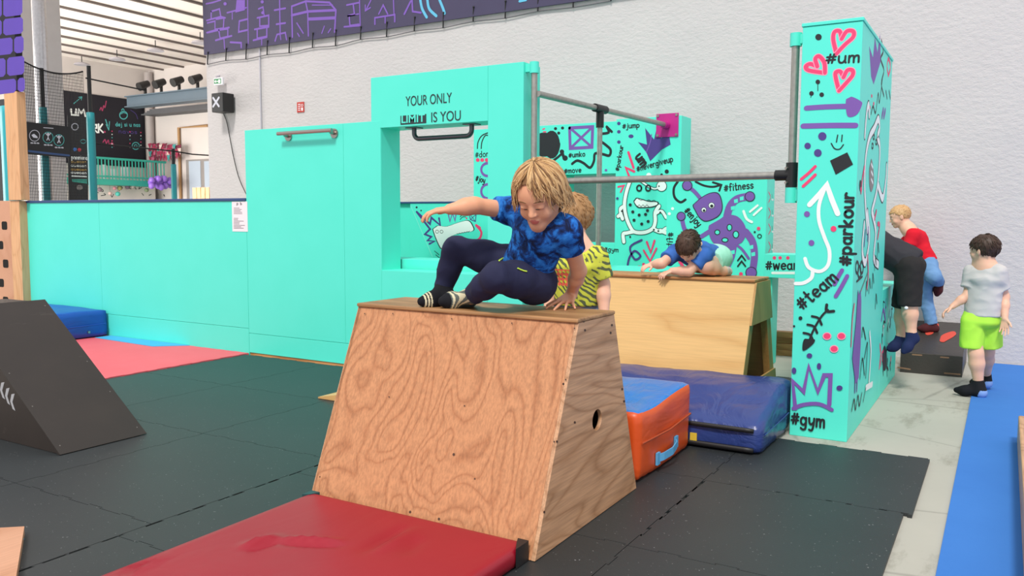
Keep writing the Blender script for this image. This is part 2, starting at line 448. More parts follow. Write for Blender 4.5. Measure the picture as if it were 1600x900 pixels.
GLYPH = {
 ' ': (.3, []),
 '#': (.6, [[(.14, .02), (.24, .8)], [(.38, .02), (.48, .8)], [(0, .27), (.58, .3)], [(.03, .55), (.6, .58)]]),
 'a': (.5, [_arc(.22, .28, .22, .28, 40, 330, 10), [(.44, .58), (.43, .1), (.5, 0)]]),
 'b': (.5, [[(0, 1), (0, 0)], _arc(.22, .28, .24, .28, 150, -170, 10)]),
 'c': (.42, [_arc(.24, .3, .24, .3, 50, 310, 9)]),
 'd': (.5, [[(.46, 1), (.46, 0)], _arc(.23, .28, .23, .28, 30, 340, 10)]),
 'e': (.46, [[(.02, .32), (.44, .34), (.42, .5), (.25, .6), (.06, .48), (.01, .25), (.15, .02), (.42, .08)]]),
 'f': (.4, [[(.42, .92), (.28, 1), (.17, .85), (.16, 0)], [(0, .55), (.36, .57)]]),
 'g': (.5, [_arc(.22, .3, .22, .28, 40, 330, 10), [(.45, .58), (.45, .0), (.4, -.28), (.2, -.36), (.02, -.25)]]),
 'h': (.45, [[(0, 1), (0, 0)], _n]),
 'i': (.08, [[(.04, .6), (.04, 0)], [(.04, .82), (.05, .84)]]),
 'j': (.25, [[(.2, .6), (.2, -.1), (.12, -.34), (-.05, -.28)], [(.2, .84), (.21, .86)]]),
 'k': (.45, [[(0, 1), (0, 0)], [(.4, .62), (.03, .28), (.43, 0)]]),
 'l': (.08, [[(.04, 1), (.04, 0)]]),
 'm': (.66, [[(0, .6), (0, 0)], [(0, .35), (.08, .55), (.2, .6), (.3, .5), (.32, 0)], [(.32, .35), (.4, .55), (.52, .6), (.62, .5), (.64, 0)]]),
 'n': (.42, [[(0, .6), (0, 0)], _n]),
 'o': (.5, [_o]),
 'p': (.5, [[(0, .6), (0, -.38)], _arc(.22, .3, .24, .29, 150, -170, 10)]),
 'r': (.34, [[(0, .6), (0, 0)], [(0, .3), (.08, .52), (.22, .6), (.34, .55)]]),
 's': (.4, [[(.38, .52), (.22, .6), (.05, .5), (.1, .34), (.3, .27), (.38, .12), (.22, 0), (.02, .07)]]),
 't': (.36, [[(.16, .95), (.16, .1), (.24, 0), (.36, .05)], [(0, .6), (.34, .62)]]),
 'u': (.46, [[(0, .6), (.01, .2), (.12, .01), (.3, .03), (.42, .25)], [(.43, .6), (.43, .1), (.48, 0)]]),
 'v': (.42, [[(0, .6), (.2, 0), (.42, .6)]]),
 'w': (.64, [[(0, .6), (.14, .02), (.31, .5), (.48, .02), (.64, .6)]]),
 'y': (.44, [[(0, .6), (.04, .25), (.2, .12), (.4, .3)], [(.44, .6), (.38, .0), (.25, -.34), (.03, -.3)]]),
 'U': (.55, [[(0, 1), (0, .3), (.1, .04), (.28, 0), (.46, .06), (.54, .3), (.54, 1)]]),
 'P': (.5, [[(0, 1), (0, 0)], [(0, .97), (.35, .97), (.48, .75), (.35, .5), (0, .48)]]),
 'D': (.5, [[(0, 1), (0, 0)], [(0, 1), (.3, .95), (.5, .5), (.3, .05), (0, 0)]]),
}
def printed(mb, st, x, z, Y, size, m, wid=None, bold=0., depth=.002):
    """lettering cut from sheet, standing on a face that looks towards -Y; x, z = left end of the baseline"""
    cu = bpy.data.curves.new('t', 'FONT'); cu.body = st; cu.size = size; cu.offset = bold; cu.extrude = depth / 2
    o = bpy.data.objects.new('t', cu); S.collection.objects.link(o)
    me = bpy.data.meshes.new_from_object(o); vs = np.array([v.co for v in me.vertices])
    w = vs[:, 0].max() - vs[:, 0].min(); k = wid / w if wid else 1.; x0 = vs[:, 0].min()
    V = [(x + (v[0] - x0) * k, Y - depth / 2 - v[2], z + v[1]) for v in vs]
    mb.add(V, [tuple(p.vertices) for p in me.polygons], m)
    bpy.data.objects.remove(o); bpy.data.meshes.remove(me); bpy.data.curves.remove(cu)
# ================================================================ large gym furniture
BASEZ = FZ
# ---- low barrier wall
m = MB(); Y0 = 5.55
xl, xr = -9.983, -6.255
r = thing('barrier_wall', 'long low turquoise barrier wall with a dark blue top edge and a taped paper notice', 'wall', (-8, 5.7, BASEZ))
sx = onY(157, 400, Y0)[0]
for a, b in ((xl, sx - .0015), (sx + .0015, xr)):
    m = MB(); m.box((a, Y0, BASEZ), (b, Y0 + .26, .245), TEAL); m.build('lower_board', r, .002)
    m = MB(); m.box((a, Y0, .248), (b, Y0 + .26, 1.475), TEAL); m.build('upper_board', r, .002)
NAVYEDGE = mat('navy_edge_trim', '2f4a7a', .5)
m = MB(); m.box((xl, Y0 - .012, 1.475), (xr, Y0 + .27, 1.502), NAVYEDGE); m.build('top_edge', r, .004)
# notice
p0 = onY(362, 315, Y0 - .004); p1 = onY(387, 362, Y0 - .004)
m = MB(); m.box((p0[0], Y0 - .003, p1[2]), (p1[0], Y0 - .0005, p0[2]), PAPER)
g = Paint(m, 'y', Y0 - .003, -1); GREYINK = mat('grey_ink', '77757d', .8)
g.text('p b', (370, 320), (378, 320), 4, .9, BLACK)
rnd = random.Random(3)
for k in range(13):
    y = 325 + k * 2.2 + (5 if k > 4 else 0)
    g.line([(365.5, y), (365.5 + rnd.uniform(6, 17), y + .1)], .8, GREYINK, smooth=False)
tag(m.build('paper_notice'), 'white printed paper notice taped to the right end of the low turquoise wall', 'notice')

# ---- tall plain panel
r = thing('tall_panel', 'tall plain turquoise plywood panel with a steel grab rail near its top', 'panel', (-5.4, 5.7, BASEZ))
zb = .2; zt = 2.14; xv = onY(537, 300, Y0)[0]; XL, XR = -6.252, -4.6
m = MB(); m.box((XL, Y0, FZ + .03), (XR, Y0 + .26, zb), TEAL); m.build('lower_board', r, .002)
m = MB(); m.box((XL, Y0, zb + .003), (xv, Y0 + .26, zt), TEAL); m.build('upper_board', r, .002)
m = MB(); m.box((xv + .002, Y0, zb + .003), (XR, Y0 + .26, zt), TEAL); m.build('upper_board', r, .002)
m = MB(); m.box((XL, Y0 + .01, BASEZ), (-3.2, Y0 + .2, FZ + .03), PLANK); m.build('bottom_batten', r)
a = onY(435, 209, Y0 - .07); b = onY(517, 203, Y0 - .07)
h = MB(); h.tube([(a[0] - .01, Y0 - .07, a[2]), (b[0] + .01, Y0 - .07, a[2])], .017, STEEL)
hb = h.build('grab_rail', r, label='brushed steel grab rail')
for x in (a[0] + .06, b[0] - .02):
    h = MB(); h.tube([(x, Y0, a[2] - .02), (x, Y0 - .012, a[2] - .02)], .042, STEEL, 20); h.tube([(x, Y0, a[2] - .02), (x, Y0 - .05, a[2] - .015), (x, Y0 - .068, a[2])], .015, STEEL); h.build('rail_foot', hb)

# ---- frame with square opening and lettering
fx0, fx1, fzt = -4.70, -3.2, 2.505; hx0, hx1, hz0, hz1 = -4.597, -3.52, .872, 2.08
Yb = Y0 + .26
r = thing('window_frame_wall', 'turquoise plywood frame with a square opening, lettered YOUR ONLY LIMIT IS YOU', 'frame', (-4, 5.7, BASEZ))
m = MB(); m.box((fx0, Y0 + .001, hz1), (hx1 - .002, Yb, fzt), TEAL)
lt = onY(633, 166, Y0); 
m.build('lintel_board', r, .002)
m = MB(); m.box((hx1, Y0, FZ + .03), (fx1, Yb, fzt), TEAL); m.build('post_board', r, .002)
m = MB(); m.box((hx0 - .002, Y0, FZ + .03), (hx1 - .002, Yb, hz0), TEAL); m.build('sill_board', r, .002)
m = MB(); m.box((fx0, Y0 + .004, hz0), (hx0, Yb, hz1), TEAL); m.build('jamb_board', r)
DGREY = mat('dark_lettering', '26363a', .5, .03)
m = MB()
a = onY(634, 165, Y0); b = onY(706, 161, Y0); printed(m, 'YOUR ONLY', a[0], a[2] - .005, Y0, .115, DGREY, b[0] - a[0])
a = onY(674, 190, Y0); b = onY(720, 187, Y0); printed(m, 'IS YOU', a[0], a[2] - .005, Y0, .115, DGREY, b[0] - a[0])
a = onY(626, 194, Y0); b = onY(666, 178, Y0)
m.box((a[0], Y0 - .002, a[2] - .005), (b[0], Y0, b[2]), DGREY)
printed(m, 'LIMIT', a[0] + .012, a[2] + .008, Y0 - .0015, .088, TEAL, b[0] - a[0] - .024, .0015)
m.build('lettering', r, label='dark cut lettering YOUR ONLY LIMIT IS YOU')
m = MB(); xa = onY(645, 205, Y0 + .1)[0]; xb = onY(735, 200, Y0 + .1)[0]; yy = Y0 + .12; zz = 1.985
pts = [(xa, yy, hz1)] + [(xa + .05 - .05*cos(t), yy, zz + .05 - .05*sin(t)) for t in np.linspace(0, pi/2, 6)] + [(xb - .05 + .05*sin(t), yy, zz + .05 - .05*cos(t)) for t in np.linspace(0, pi/2, 6)] + [(xb, yy, hz1)]
m.tube(pts, .02, DARKSTEEL); gb = m.build('grab_bar', r, label='dark bent steel grab bar')
for x in (xa, xb):
    m = MB(); m.box((x - .06, yy - .045, hz1 - .008), (x + .06, yy + .045, hz1), DARKSTEEL); m.build('mounting_plate', gb)

# ---- galvanised bars
def clamp(par, x, y, z0, z1, rr, toward, name='clamp', mt=None):
    mt = mt or TEAL
    m = MB(); m.tube([(x, y, z0), (x, y, z1)], rr, mt, 18)
    t = Vector(toward); m.box((min(x, toward[0]), min(y - .02, toward[1] - .02), z0 + .012), (max(x, toward[0]), max(y + .02, toward[1] + .02), z1 - .012), mt)
    return m.build(name, par)
PLx, PLy = -3.135, 5.60; PRx, PRy = -1.165, 5.38
r = thing('scaffold_pole', 'galvanised upright pole clamped to the right edge of the lettered frame', 'pole', (PLx, PLy, BASEZ))
m = MB(); m.tube([(PLx, PLy, FZ), (PLx, PLy, 2.5)], .024, GALV); m.build('tube', r)
clamp(r, PLx, PLy, 2.42, 2.505, .036, (fx1 - .0, PLy, 0)); clamp(r, PLx, PLy, .1, .18, .036, (fx1, PLy, 0))
r = thing('scaffold_pole', 'galvanised upright pole clamped to the left edge of the tall graffiti tower', 'pole', (PRx, PRy, 1.4))
m = MB(); m.tube([(PRx, PRy, 1.43), (PRx, PRy, 2.46)], .024, GALV); m.build('tube', r)
for z0, z1 in ((2.385, 2.465), (1.425, 1.52)):
    clamp(r, PRx, PRy, z0, z1, .036, (-1.1005, PRy, 0))
zb1 = onY(1215, 274, PRy)[2]; zb2 = onY(885, 283, 5.57)[2]
r = thing('high_bar', 'long horizontal galvanised bar with a black T fitting, across the front between the two poles', 'bar', ((PLx + PRx)/2, 5.5, zb1 - .03))
m = MB(); m.tube([(PLx + .026, PLy, zb2), (PRx - .03, PRy, zb1)], .024, GALV); m.build('tube', r)
m = MB(); m.tube([(PRx, PRy, 1.522), (PRx, PRy, 1.675)], .036, BLACKMETAL, 18); m.tube([(PRx - .1, PRy + .012, zb1), (PRx, PRy, zb1)], .034, BLACKMETAL, 18)
for z in (1.55, 1.64): m.tube([(PRx - .02, PRy - .03, z), (PRx - .028, PRy - .044, z)], .009, STEEL, 8)
m.build('fitting', r, label='black T fitting')
m = MB(); m.tube([(PLx, PLy, zb2 - .06), (PLx, PLy, zb2 + .06)], .036, BLACKMETAL, 18); m.build('fitting', r)
YG = 8.24
z1 = onY(846, 146, PLy)[2]; z2 = onY(1040, 196, YG)[2]; bx = onY(1043, 196, YG)[0]
r = thing('overhead_bar', 'high galvanised bar running back from the frame to a magenta wall plate', 'bar', (PLx, 7, z1 - .03))
m = MB(); m.tube([(PLx + .03, PLy, z1), (bx, YG - .09, z2)], .024, GALV); m.build('tube', r)
m = MB(); m.box((bx - .12, YG - .012, z2 - .12), (bx + .12, YG - .0005, z2 + .12), MAGENTA); m.tube([(bx - .004, YG - .012, z2), (bx - .01, YG - .11, z2)], .04, MAGENTA, 18)
for sx_ in (-.1, .1):
    for sz in (-.1, .1): m.tube([(bx + sx_, YG - .012, z2 + sz), (bx + sx_, YG - .02, z2 + sz)], .014, STEEL, 8)
m.build('wall_plate', r, .003, label='magenta wall plate with four bolts')
t = .42; tx = PLx + .03 + (bx - PLx - .03) * t; ty = PLy + (YG - .09 - PLy) * t; tz = z1 + (z2 - z1) * t
m = MB(); m.tube([(tx - .005, ty - .1, tz), (tx + .005, ty + .1, tz)], .036, BLACKMETAL, 18); m.tube([(tx, ty, tz - .026), (tx, ty, tz - .16)], .034, BLACKMETAL, 18); m.build('fitting', r, label='black T fitting')
r = thing('support_pole', 'thin upright galvanised pole with a magenta foot on the turquoise plinth', 'pole', (tx, ty, .87))
m = MB(); m.tube([(tx, ty, .9), (tx, ty, tz - .161)], .023, GALV); m.build('tube', r)
m = MB(); m.tube([(tx, ty, .873), (tx, ty, .89), (tx, ty, .91), (tx, ty, 1.02)], [.1, .085, .05, .034], MAGENTA, 18); m.build('foot', r, label='magenta flared foot')
m = MB(); m.box((-3.75, 6.62, BASEZ), (-2.55, 7.45, .872), TEAL); tag(m.build('plinth', bevel=.003), 'plain low turquoise plinth carrying the thin pole, behind the pale wooden vault box', 'plinth')

# ---- graffiti gate at the back wall (panel with an opening)
def gate():
    r = thing('graffiti_gate', 'turquoise graffiti panel with a square opening, standing against the white back wall', 'panel', (-4.1, 8.4, BASEZ))
    x0, x1, zt, a0, a1, b0, b1 = -5.424, -2.89, 2.375, -4.25, -3.61, 1.06, 1.805; YB = YG + .3
    m = MB(); m.box((x0, YG, b1), (a1, YB, zt - .02), TEAL)
    g = Paint(m, 'y', YG, -1)
    g.disc(862, 226, 13, BLACK, 22); g.disc(850, 226, 20, BLACK, 19)
    for x, y in ((868, 201), (879, 200), (873, 208)): g.disc(x, y, 2.4, BLACK)
    g.line([(849, 206), (853, 206)], 2, PINK); g.line([(848, 202), (851, 201)], 2, PINK)
    for k in range(2): g.line([(869 + 4*k, 220), (871 + 4*k, 225), (870 + 4*k, 232)], 1.2, BLACK)
    g.line([(860, 254), (870, 247), (878, 240)], 4, BLACK); g.disc(878, 237, 3.5, BLACK); g.disc(883, 247, 4.2, BLACK); g.line([(878, 237), (881, 246)], 5, BLACK)
    g.line([(890, 200), (926, 198), (925, 230), (891, 232), (890, 200)], 5, PURPLE, smooth=False)
    g.line([(893, 202), (924, 229)], 4, PURPLE); g.line([(924, 200), (893, 230)], 4, PURPLE)
    g.line([(894, 256), (902, 251), (912, 255), (922, 262), (928, 252), (930, 240), (942, 241), (952, 243), (954, 234), (946, 226), (936, 218), (938, 210), (951, 207), (948, 198)], 4.2, BLACK); g.line([(948, 198), (956, 206)], 4, BLACK)
    g.text('#umko', (889, 246), (914, 244), 7.5, 1.5, BLACK); g.text('#move', (882, 271), (908, 269), 8, 1.5, BLACK); g.disc(947, 266, 2, PURPLE)
    m.build('beam_board', r, .003)
    m = MB(); m.box((x0, YG, BASEZ), (a0, YB, b1), TEAL); g = Paint(m, 'y', YG, -1)
    g2 = g
    for k in range(2): g.line([(746 + 6*k, 232), (747 + 6*k, 222), (753 + 5*k, 212), (764, 207 + 5*k)], 2, BLACK)
    g.text('#dont', (743, 246), (768, 244), 9, 1.4, BLACK)
    for k in range(4): g.disc(746.5 + 7*k, 250, 3, PINK)
    g.ring(762, 265, 10, 4, PURPLE, 10); g.ring(762, 299, 10, 4, PURPLE, 11)
    g.text('#joy', (743, 282), (757, 286), 9, 1.6, BLACK)
    m.build('side_board', r, .003)
    m = MB(); m.box((a0, YG, BASEZ), (a1, YB, b0), TEAL); g = Paint(m, 'y', YG, -1)
    g.text('#gym', (944, 392), (966, 394), 7, 1.4, BLACK); g.ring(940, 396, 6, 2, WHITE, 8)
    m.build('sill_board', r, .003)
    m = MB(); m.box((a1, YG, BASEZ), (x1, YB, zt), TEAL); g = Paint(m, 'y', YG, -1)
    for y in (193, 206, 222): g.disc(967, y, 2.8, DPURPLE)
    g.disc(986, 213, 4, DPURPLE, 3); g.text('#jump', (973, 201), (999, 199), 8, 1.6, BLACK)
    g.fill([(997, 222), (1011, 226), (1008, 200), (1022, 218), (1027, 196), (1033, 216), (1045, 208), (1048, 226), (1034, 234), (1016, 252), (1010, 238)], DPURPLE)
    g.line([(1010, 238), (1016, 222), (1018, 210)], 1.5, PURPLE)
    g.text('#parkour', (967, 267), (974, 228), 7, 1.5, BLACK)
    g.line([(982, 238), (990, 262)], 4, PINK); g.line([(991, 268), (978, 262), (985, 280), (967, 282)], 4, PINK, smooth=False); g.line([(966, 292), (975, 290), (970, 300)], 3, PINK, smooth=False)
    g.text('um', (993, 246), (1003, 261), 15, 3.6, BLACK); g.text('#nevergiveup', (996, 268), (1052, 252), 9, 1.5, BLACK)
    g.disc(1042, 268, 3.2, BLACK); g.disc(1034, 273, 2, BLACK); g.disc(1014, 274, 4, WHITE)
    # pale hand-drawn lizard outline with dots
    for w, mt in ((7.5, BLACK), (5.5, WHITE)):
        g.line([(985, 282), (979, 300), (976, 320), (979, 340), (987, 358), (994, 363), (1008, 363), (1020, 357), (1024, 346), (1024, 332), (1030, 322)], w, mt)
        g.line([(976, 322), (970, 326), (970, 334), (966, 338)], w, mt); g.line([(970, 334), (973, 342)], w, mt)
        g.line([(990, 362), (980, 364), (974, 366), (975, 378)], w, mt); g.line([(1020, 357), (1032, 362), (1041, 357)], w, mt)
        g.line([(1024, 334), (1034, 330), (1041, 340)], w - 1, mt); g.line([(1041, 364), (1032, 360)], w, mt)
        g.line([(1000, 282), (1022, 295), (1034, 288), (1038, 284)], w - 3, mt)
        g.disc(1034, 291, 8.5 if w > 7 else 7.5, mt)
    g.disc(1030, 291, 1.2, BLACK)
    g.fill([(990, 314), (994, 309), (1004, 311), (1014, 314), (1028, 315), (1029, 320), (1020, 324), (1006, 325), (996, 324)], BLACK, smooth=True)
    g.fill([(991.5, 315), (995, 310.5), (1004, 312.5), (1014, 315.5), (1026, 316), (1027, 319.5), (1019, 322.5), (1006, 323.5), (997, 322.5)], WHITE, smooth=True)
    g.line([(996 + 3*k, 323 - 3*(k % 2)) for k in range(7)], .8, BLACK, smooth=False); g.line([(998 + 4*k, 311 + .3*k + 2*(k % 2)) for k in range(8)], .8, BLACK, smooth=False)
    for x in (999, 1013): g.ring(x, 294, 3.6, 2.6, BLACK, 4.4); 
    for x, y in ((985, 320), (989, 331), (999, 336), (1009, 335), (991, 344), (1003, 350), (1013, 346), (1012, 329)): g.disc(x, y, 2.4, BLACK)
    for x, y in ((972, 330), (985, 370), (1022, 359), (1029, 361), (1032, 332)): g.disc(x, y, 1.5, BLACK)
    g.line([(1003, 375), (985, 386), (992, 405), (1001, 400), (992, 392), (984, 402), (981, 414)], 3.2, DPURPLE)
    g.line([(1023, 376), (1017, 394), (1011, 378)], 3.6, PINK, smooth=False); g.line([(1026, 388), (1016, 408), (1006, 391)], 3, PINK, smooth=False)
    for x, y in ((999, 417), (1006, 413)): g.disc(x, y, 2.4, PINK)
    g.disc(965, 310, 2, DPURPLE); g.line([(1022, 424), (1036, 410)], 2.5, DPURPLE)
    m.build('side_board', r, .003)
    return r
gate()
# ---- block with purple figure
YR = 7.9; rx0, rx1 = -2.905, -1.93
m = MB(); m.box((rx0, YR, BASEZ), (rx1, YR + .3, 1.71), TEAL); g = Paint(m, 'y', YR, -1)
g.line([(1059, 284), (1053, 294), (1054, 308), (1063, 316), (1071, 312)], 4, BLACK)
g.line([(1087, 284), (1100, 290), (1114, 292), (1126, 289)], 3.4, BLACK); g.line([(1114, 285), (1127, 289), (1124, 298)], 3.4, BLACK, smooth=False)
g.text('#fitness', (1132, 299), (1177, 294), 11, 1.9, BLACK); g.text('#enjoy', (1069, 330), (1090, 355), 11, 1.9, BLACK); g.text('#fitness', (1052, 364), (1049, 408), -10, 1.6, BLACK)
for x, y in ((1051, 326), (1046, 334)): g.disc(x, y, 2.4, WHITE)
for w, mt in ((8, PURPLE),):
    g.line([(1074, 290), (1086, 300), (1096, 312)], 6, mt)
    g.line([(1065, 338), (1069, 356), (1076, 368), (1090, 372), (1108, 362)], 7, mt)
    g.line([(1136, 338), (1141, 322), (1152, 311), (1170, 307)], 12, mt)
    g.line([(1165, 362), (1176, 378), (1179, 400), (1176, 424)], 11, mt); g.line([(1150, 382), (1160, 390), (1170, 404)], 4, mt)
    g.line([(1146, 384), (1143, 400), (1136, 416), (1132, 428)], 11, mt)
for (x, y) in ((1145, 325), (1150, 314), (1159, 310), (1174, 386), (1177, 397), (1145, 394), (1140, 408)): g.fill([(x-3, y-2), (x+3, y-3.5), (x+3.2, y+2.5), (x-2.6, y+3.5)], TEAL)
g.fill([(1108, 352), (1124, 343), (1136, 336), (1152, 338), (1163, 350), (1166, 364), (1160, 378), (1148, 384), (1134, 390), (1120, 384), (1110, 372)], PURPLE, smooth=True)
for (x, y, a, b) in ((1121, 363, 3.6, 3.4), (1140, 355.5, 3.4, 4.6), (1150, 366.5, 4, 5), (1133, 375, 4.4, 3)): g.disc(x, y, a + 1.1, BLACK, b + 1.1); g.disc(x, y, a - .4, TEAL, b - .4)
hp = [(1084, 320), (1094, 311), (1108, 303), (1120, 302), (1126, 310), (1128, 326), (1121, 338), (1104, 345), (1094, 340), (1088, 330)]
hc = np.mean(hp, 0); g.fill([tuple(hc + (np.array(p) - hc) * 1.06) for p in hp], BLACK, smooth=True); g.fill(hp, PURPLE, smooth=True)
for (x, y, q) in ((1100, 328, 3.4), (1112, 321, 4.2)): g.disc(x, y, q + .8, BLACK); g.disc(x, y, q, WHITE); g.disc(x + .3, y + 1, q * .62, BLACK)
for (x, y, q) in ((1074, 290, 7), (1064.5, 338, 6), (1172, 307, 7), (1174, 426, 8)): g.disc(x, y, q + 1.2, BLACK); g.disc(x, y, q, PURPLE)
g.line([(1162, 330), (1167, 342), (1175, 347)], 4, WHITE); g.line([(1172, 331), (1184, 321)], 3.4, WHITE); g.line([(1178, 336), (1190, 325)], 3.4, WHITE)
g.disc(1185.5, 357, 2.8, PINK); g.disc(1179.5, 362.5, 1.6, BLACK); g.ring(1187, 369, 3, 1.3, BLACK)
for dy in (0, 9): g.line([(1153, 407 + dy), (1159, 399 + dy), (1165, 407 + dy)], 2.4, BLACK, smooth=False)
g.line([(1062, 408), (1070, 420)], 5, PINK); g.disc(1158, 428, 3, PINK)
g = Paint(m, 'x', rx1, 1)
for y0 in (300, 325, 350, 378): g.line([(1201, y0), (1204, y0 + 8), (1201, y0 + 16)], 2.2, PINK); g.disc(1207, y0 + 12, 1.6, WHITE); g.line([(1206, y0 + 3), (1207, y0 + 10)], 1, BLACK)
tag(m.build('graffiti_block', bevel=.003), 'turquoise block painted with a purple round-bodied figure, standing before the graffiti gate', 'block')
# ---- beam lettered #wea...
m = MB(); m.box((-1.86, 7.6, .80), (-1.104, 7.95, 1.012), TEAL); m.box((-1.86, 7.66, BASEZ), (-1.80, 7.9, .80), TEAL); g = Paint(m, 'y', 7.6, -1)
for x in (1210, 1219, 1231): g.disc(x, 403, 2.8, PINK)
g.text('#weare', (1197, 421), (1256, 421), 15, 2.6, BLACK); g.line([(1207, 426.5), (1250, 426.5)], 4, WHITE)
tag(m.build('graffiti_beam', bevel=.003), 'low turquoise crossbeam lettered #we, joining the tall tower to the purple-figure block', 'beam')
# ---- blocks seen through the square opening
m = MB(); m.box((-4.9, 5.84, BASEZ), (-3.25, 6.2, .955), TEAL); tag(m.build('step_block', bevel=.003), 'plain turquoise block forming a ledge right behind the square opening', 'block')
YM = 6.9; zt = onY(640, 318, YM)[2]; x0 = onY(624, 318, YM)[0]; x1 = onY(772, 330, YM)[0]; xm = onY(641, 330, YM)[0]
m = MB(); m.box((x0 - .2, YM + .03, BASEZ), (xm, YM + .4, zt), TEAL); m.box((xm, YM, BASEZ), (x1, YM + .4, zt), TEAL)
m.box((x0 - .2, YM - .005, zt), (x1, YM + .4, zt + .018), NAVYEDGE)
g = Paint(m, 'y', YM, -1); TEALL = mat('turquoise_edge_line', '8ff0e0', .5)
g.line([(642, 322), (676, 402)], 1., TEALL, smooth=False); g.disc(651, 324, 1.6, BLACK); g.disc(658, 329, 1.2, BLACK)
g.line([(651, 331), (672, 350), (674, 340), (688, 352), (686, 341)], 3.4, DPURPLE, smooth=False); g.line([(651, 331), (672, 358), (664, 366), (674, 370), (668, 376), (679, 377), (671, 381)], 3.4, DPURPLE, smooth=False)
g.line([(700, 332), (703, 346), (707, 333), (711, 345), (713, 331)], 2.6, PURPLE, smooth=False)
pb = [(677, 358), (684, 353), (698, 354), (716, 348), (731, 345), (738, 353), (738, 361), (716, 365), (700, 372), (694, 384), (688, 386)]
pc = np.mean(pb, 0); g.fill([tuple(pc + (np.array(p) - pc) * 1.05) for p in pb], BLACK, smooth=True); g.fill(pb, WHITE, smooth=True)
g.ring(683, 362, 2.4, .8, BLACK); g.ring(690, 362, 2.4, .8, BLACK); g.line([(714 + 2*k, 365 - .4*k + (k % 2)) for k in range(11)], .8, BLACK, smooth=False)
g.line([(733, 333), (744, 335), (743, 346), (735, 343), (733, 333)], 1.4, DPURPLE, smooth=False); g.line([(733, 333), (743, 346)], 1., DPURPLE); g.line([(744, 335), (735, 343)], 1., DPURPLE)
g.line([(744, 352), (752, 362), (750, 372), (744, 376)], 4, PINK); g.line([(744, 352), (750, 356)], 4, PINK); g.disc(729, 341, 1.4, PINK)
for k in range(2): g.line([(719, 343 - 4*k), (723, 339 - 4*k), (728, 339 - 4*k)], 1, BLACK)
for k in range(2): g.line([(679 + 2*k, 392 + 6*k), (686 + 2*k, 398 + 6*k)], 1, BLACK)
g.text('#', (752, 336), (757, 336), 6, 1.2, BLACK); g.line([(681, 329), (686, 331)], 3, PINK)
tag(m.build('graffiti_block', bevel=.002), 'turquoise block with a white bone-shaped creature, low inside the square opening', 'block')

# ---- tall graffiti tower
tx0, tx1, ty0, ty1, tzt = -1.10, -.765, 5.25, 6.70, 2.49
m = MB(); m.box((tx0, ty0, BASEZ), (tx1, ty1, tzt - .022), TEAL); m.box((tx0 - .006, ty0 - .006, tzt - .02), (tx1 + .006, ty1 + .004, tzt), TEAL)
g = Paint(m, 'y', ty0, -1)
def heart(pts): 
    for w, mt in ((8.5, mat_pinkhalo), (5.8, PINK)): g.line(pts, w, mt)
mat_pinkhalo = mat('pale_pink_spray', 'f29bb4', .6)
heart([(1307, 84), (1302, 62), (1304, 50), (1312, 49), (1315, 60)]); heart([(1307, 84), (1320, 70), (1333, 58), (1333, 49), (1323, 49), (1315, 61)])
heart([(1289, 114), (1264, 110), (1259, 104), (1266, 100), (1277, 104)]); heart([(1289, 114), (1288, 98), (1280, 88), (1274, 92), (1277, 104)])
heart([(1311, 142), (1306, 122), (1306, 113), (1313, 112), (1318, 121)]); heart([(1311, 142), (1322, 130), (1332, 118), (1332, 110), (1324, 110), (1318, 121)])
g.text('#um', (1291, 99), (1342, 97), 17, 3.2, BLACK); g.disc(1279, 58, 5, BLACK)
for x, y in ((1278, 128), (1268, 146), (1284, 148)): g.disc(x, y, 3.6, BLACK)
g.line([(1278, 130), (1278, 142)], 1.1, BLACK); g.line([(1268, 148), (1267, 152)], 1.1, BLACK)
g.line([(1260, 169), (1290, 167), (1325, 166)], 8, PURPLE); g.fill([(1322, 155), (1330, 151), (1345, 158), (1347, 164), (1340, 178), (1329, 183), (1323, 178)], PURPLE, smooth=True)
g.line([(1255, 197), (1300, 196), (1337, 196)], 8.4, PURPLE)
for x, y, q in ((1285, 213, 6.5), (1262, 228, 5), (1278, 239, 6)): g.disc(x, y, q, DPURPLE)
g.line([(1309, 211), (1307, 222)], 1.8, BLACK); g.line([(1316, 211), (1315, 221)], 1.8, BLACK); g.line([(1299, 224), (1304, 232), (1312, 233), (1318, 226)], 1.8, BLACK)
g.fill([(1297, 251), (1324, 238), (1333, 257), (1306, 273)], BLACK)
g.line([(1252, 280), (1264, 270), (1274, 260)], 4.6, PINK); g.line([(1255, 291), (1265, 282), (1274, 273)], 4.6, PINK)
g.line([(1265, 320), (1280, 304), (1292, 289), (1300, 312), (1309, 334)], 8, WHITE, smooth=False); g.line([(1289, 294), (1280, 320), (1280, 345), (1288, 370), (1296, 392), (1294, 414), (1281, 424), (1264, 418), (1258, 404)], 5.6, WHITE); g.line([(1243, 443), (1256, 442), (1268, 434), (1270, 422)], 5.6, WHITE)
for x, y, mt in ((1261, 334.5, PURPLE), (1302.5, 357.5, PINK), (1268, 379.5, PURPLE)): g.disc(x, y, 4.6, mt)
g.text('#parkour', (1329, 414), (1334, 302), 19, 4, BLACK)
g.line([(1304, 444), (1310, 432), (1316, 422)], 6, PURPLE); g.line([(1306, 463), (1316, 446), (1324, 431)], 6, PURPLE)
g.text('#team', (1254, 484), (1310, 437), 20, 3.2, BLACK)
g.line([(1264, 534), (1272, 514), (1284, 494), (1294, 484)], 3.2, BLACK)
g.line([(1292, 476), (1292, 486), (1303, 486)], 4.4, BLACK)
for (x, y) in ((1281, 497), (1274, 510), (1268, 523)): g.line([(x - 12, y - 3), (x - 2, y), (x + 3, y + 10)], 3.6, BLACK)
g.fill([(1258, 529), (1273, 530), (1270, 538), (1256, 548), (1254, 540)], BLACK, smooth=True); g.disc(1251, 497, 3, BLACK); g.disc(1241, 509.5, 1.8, BLACK)
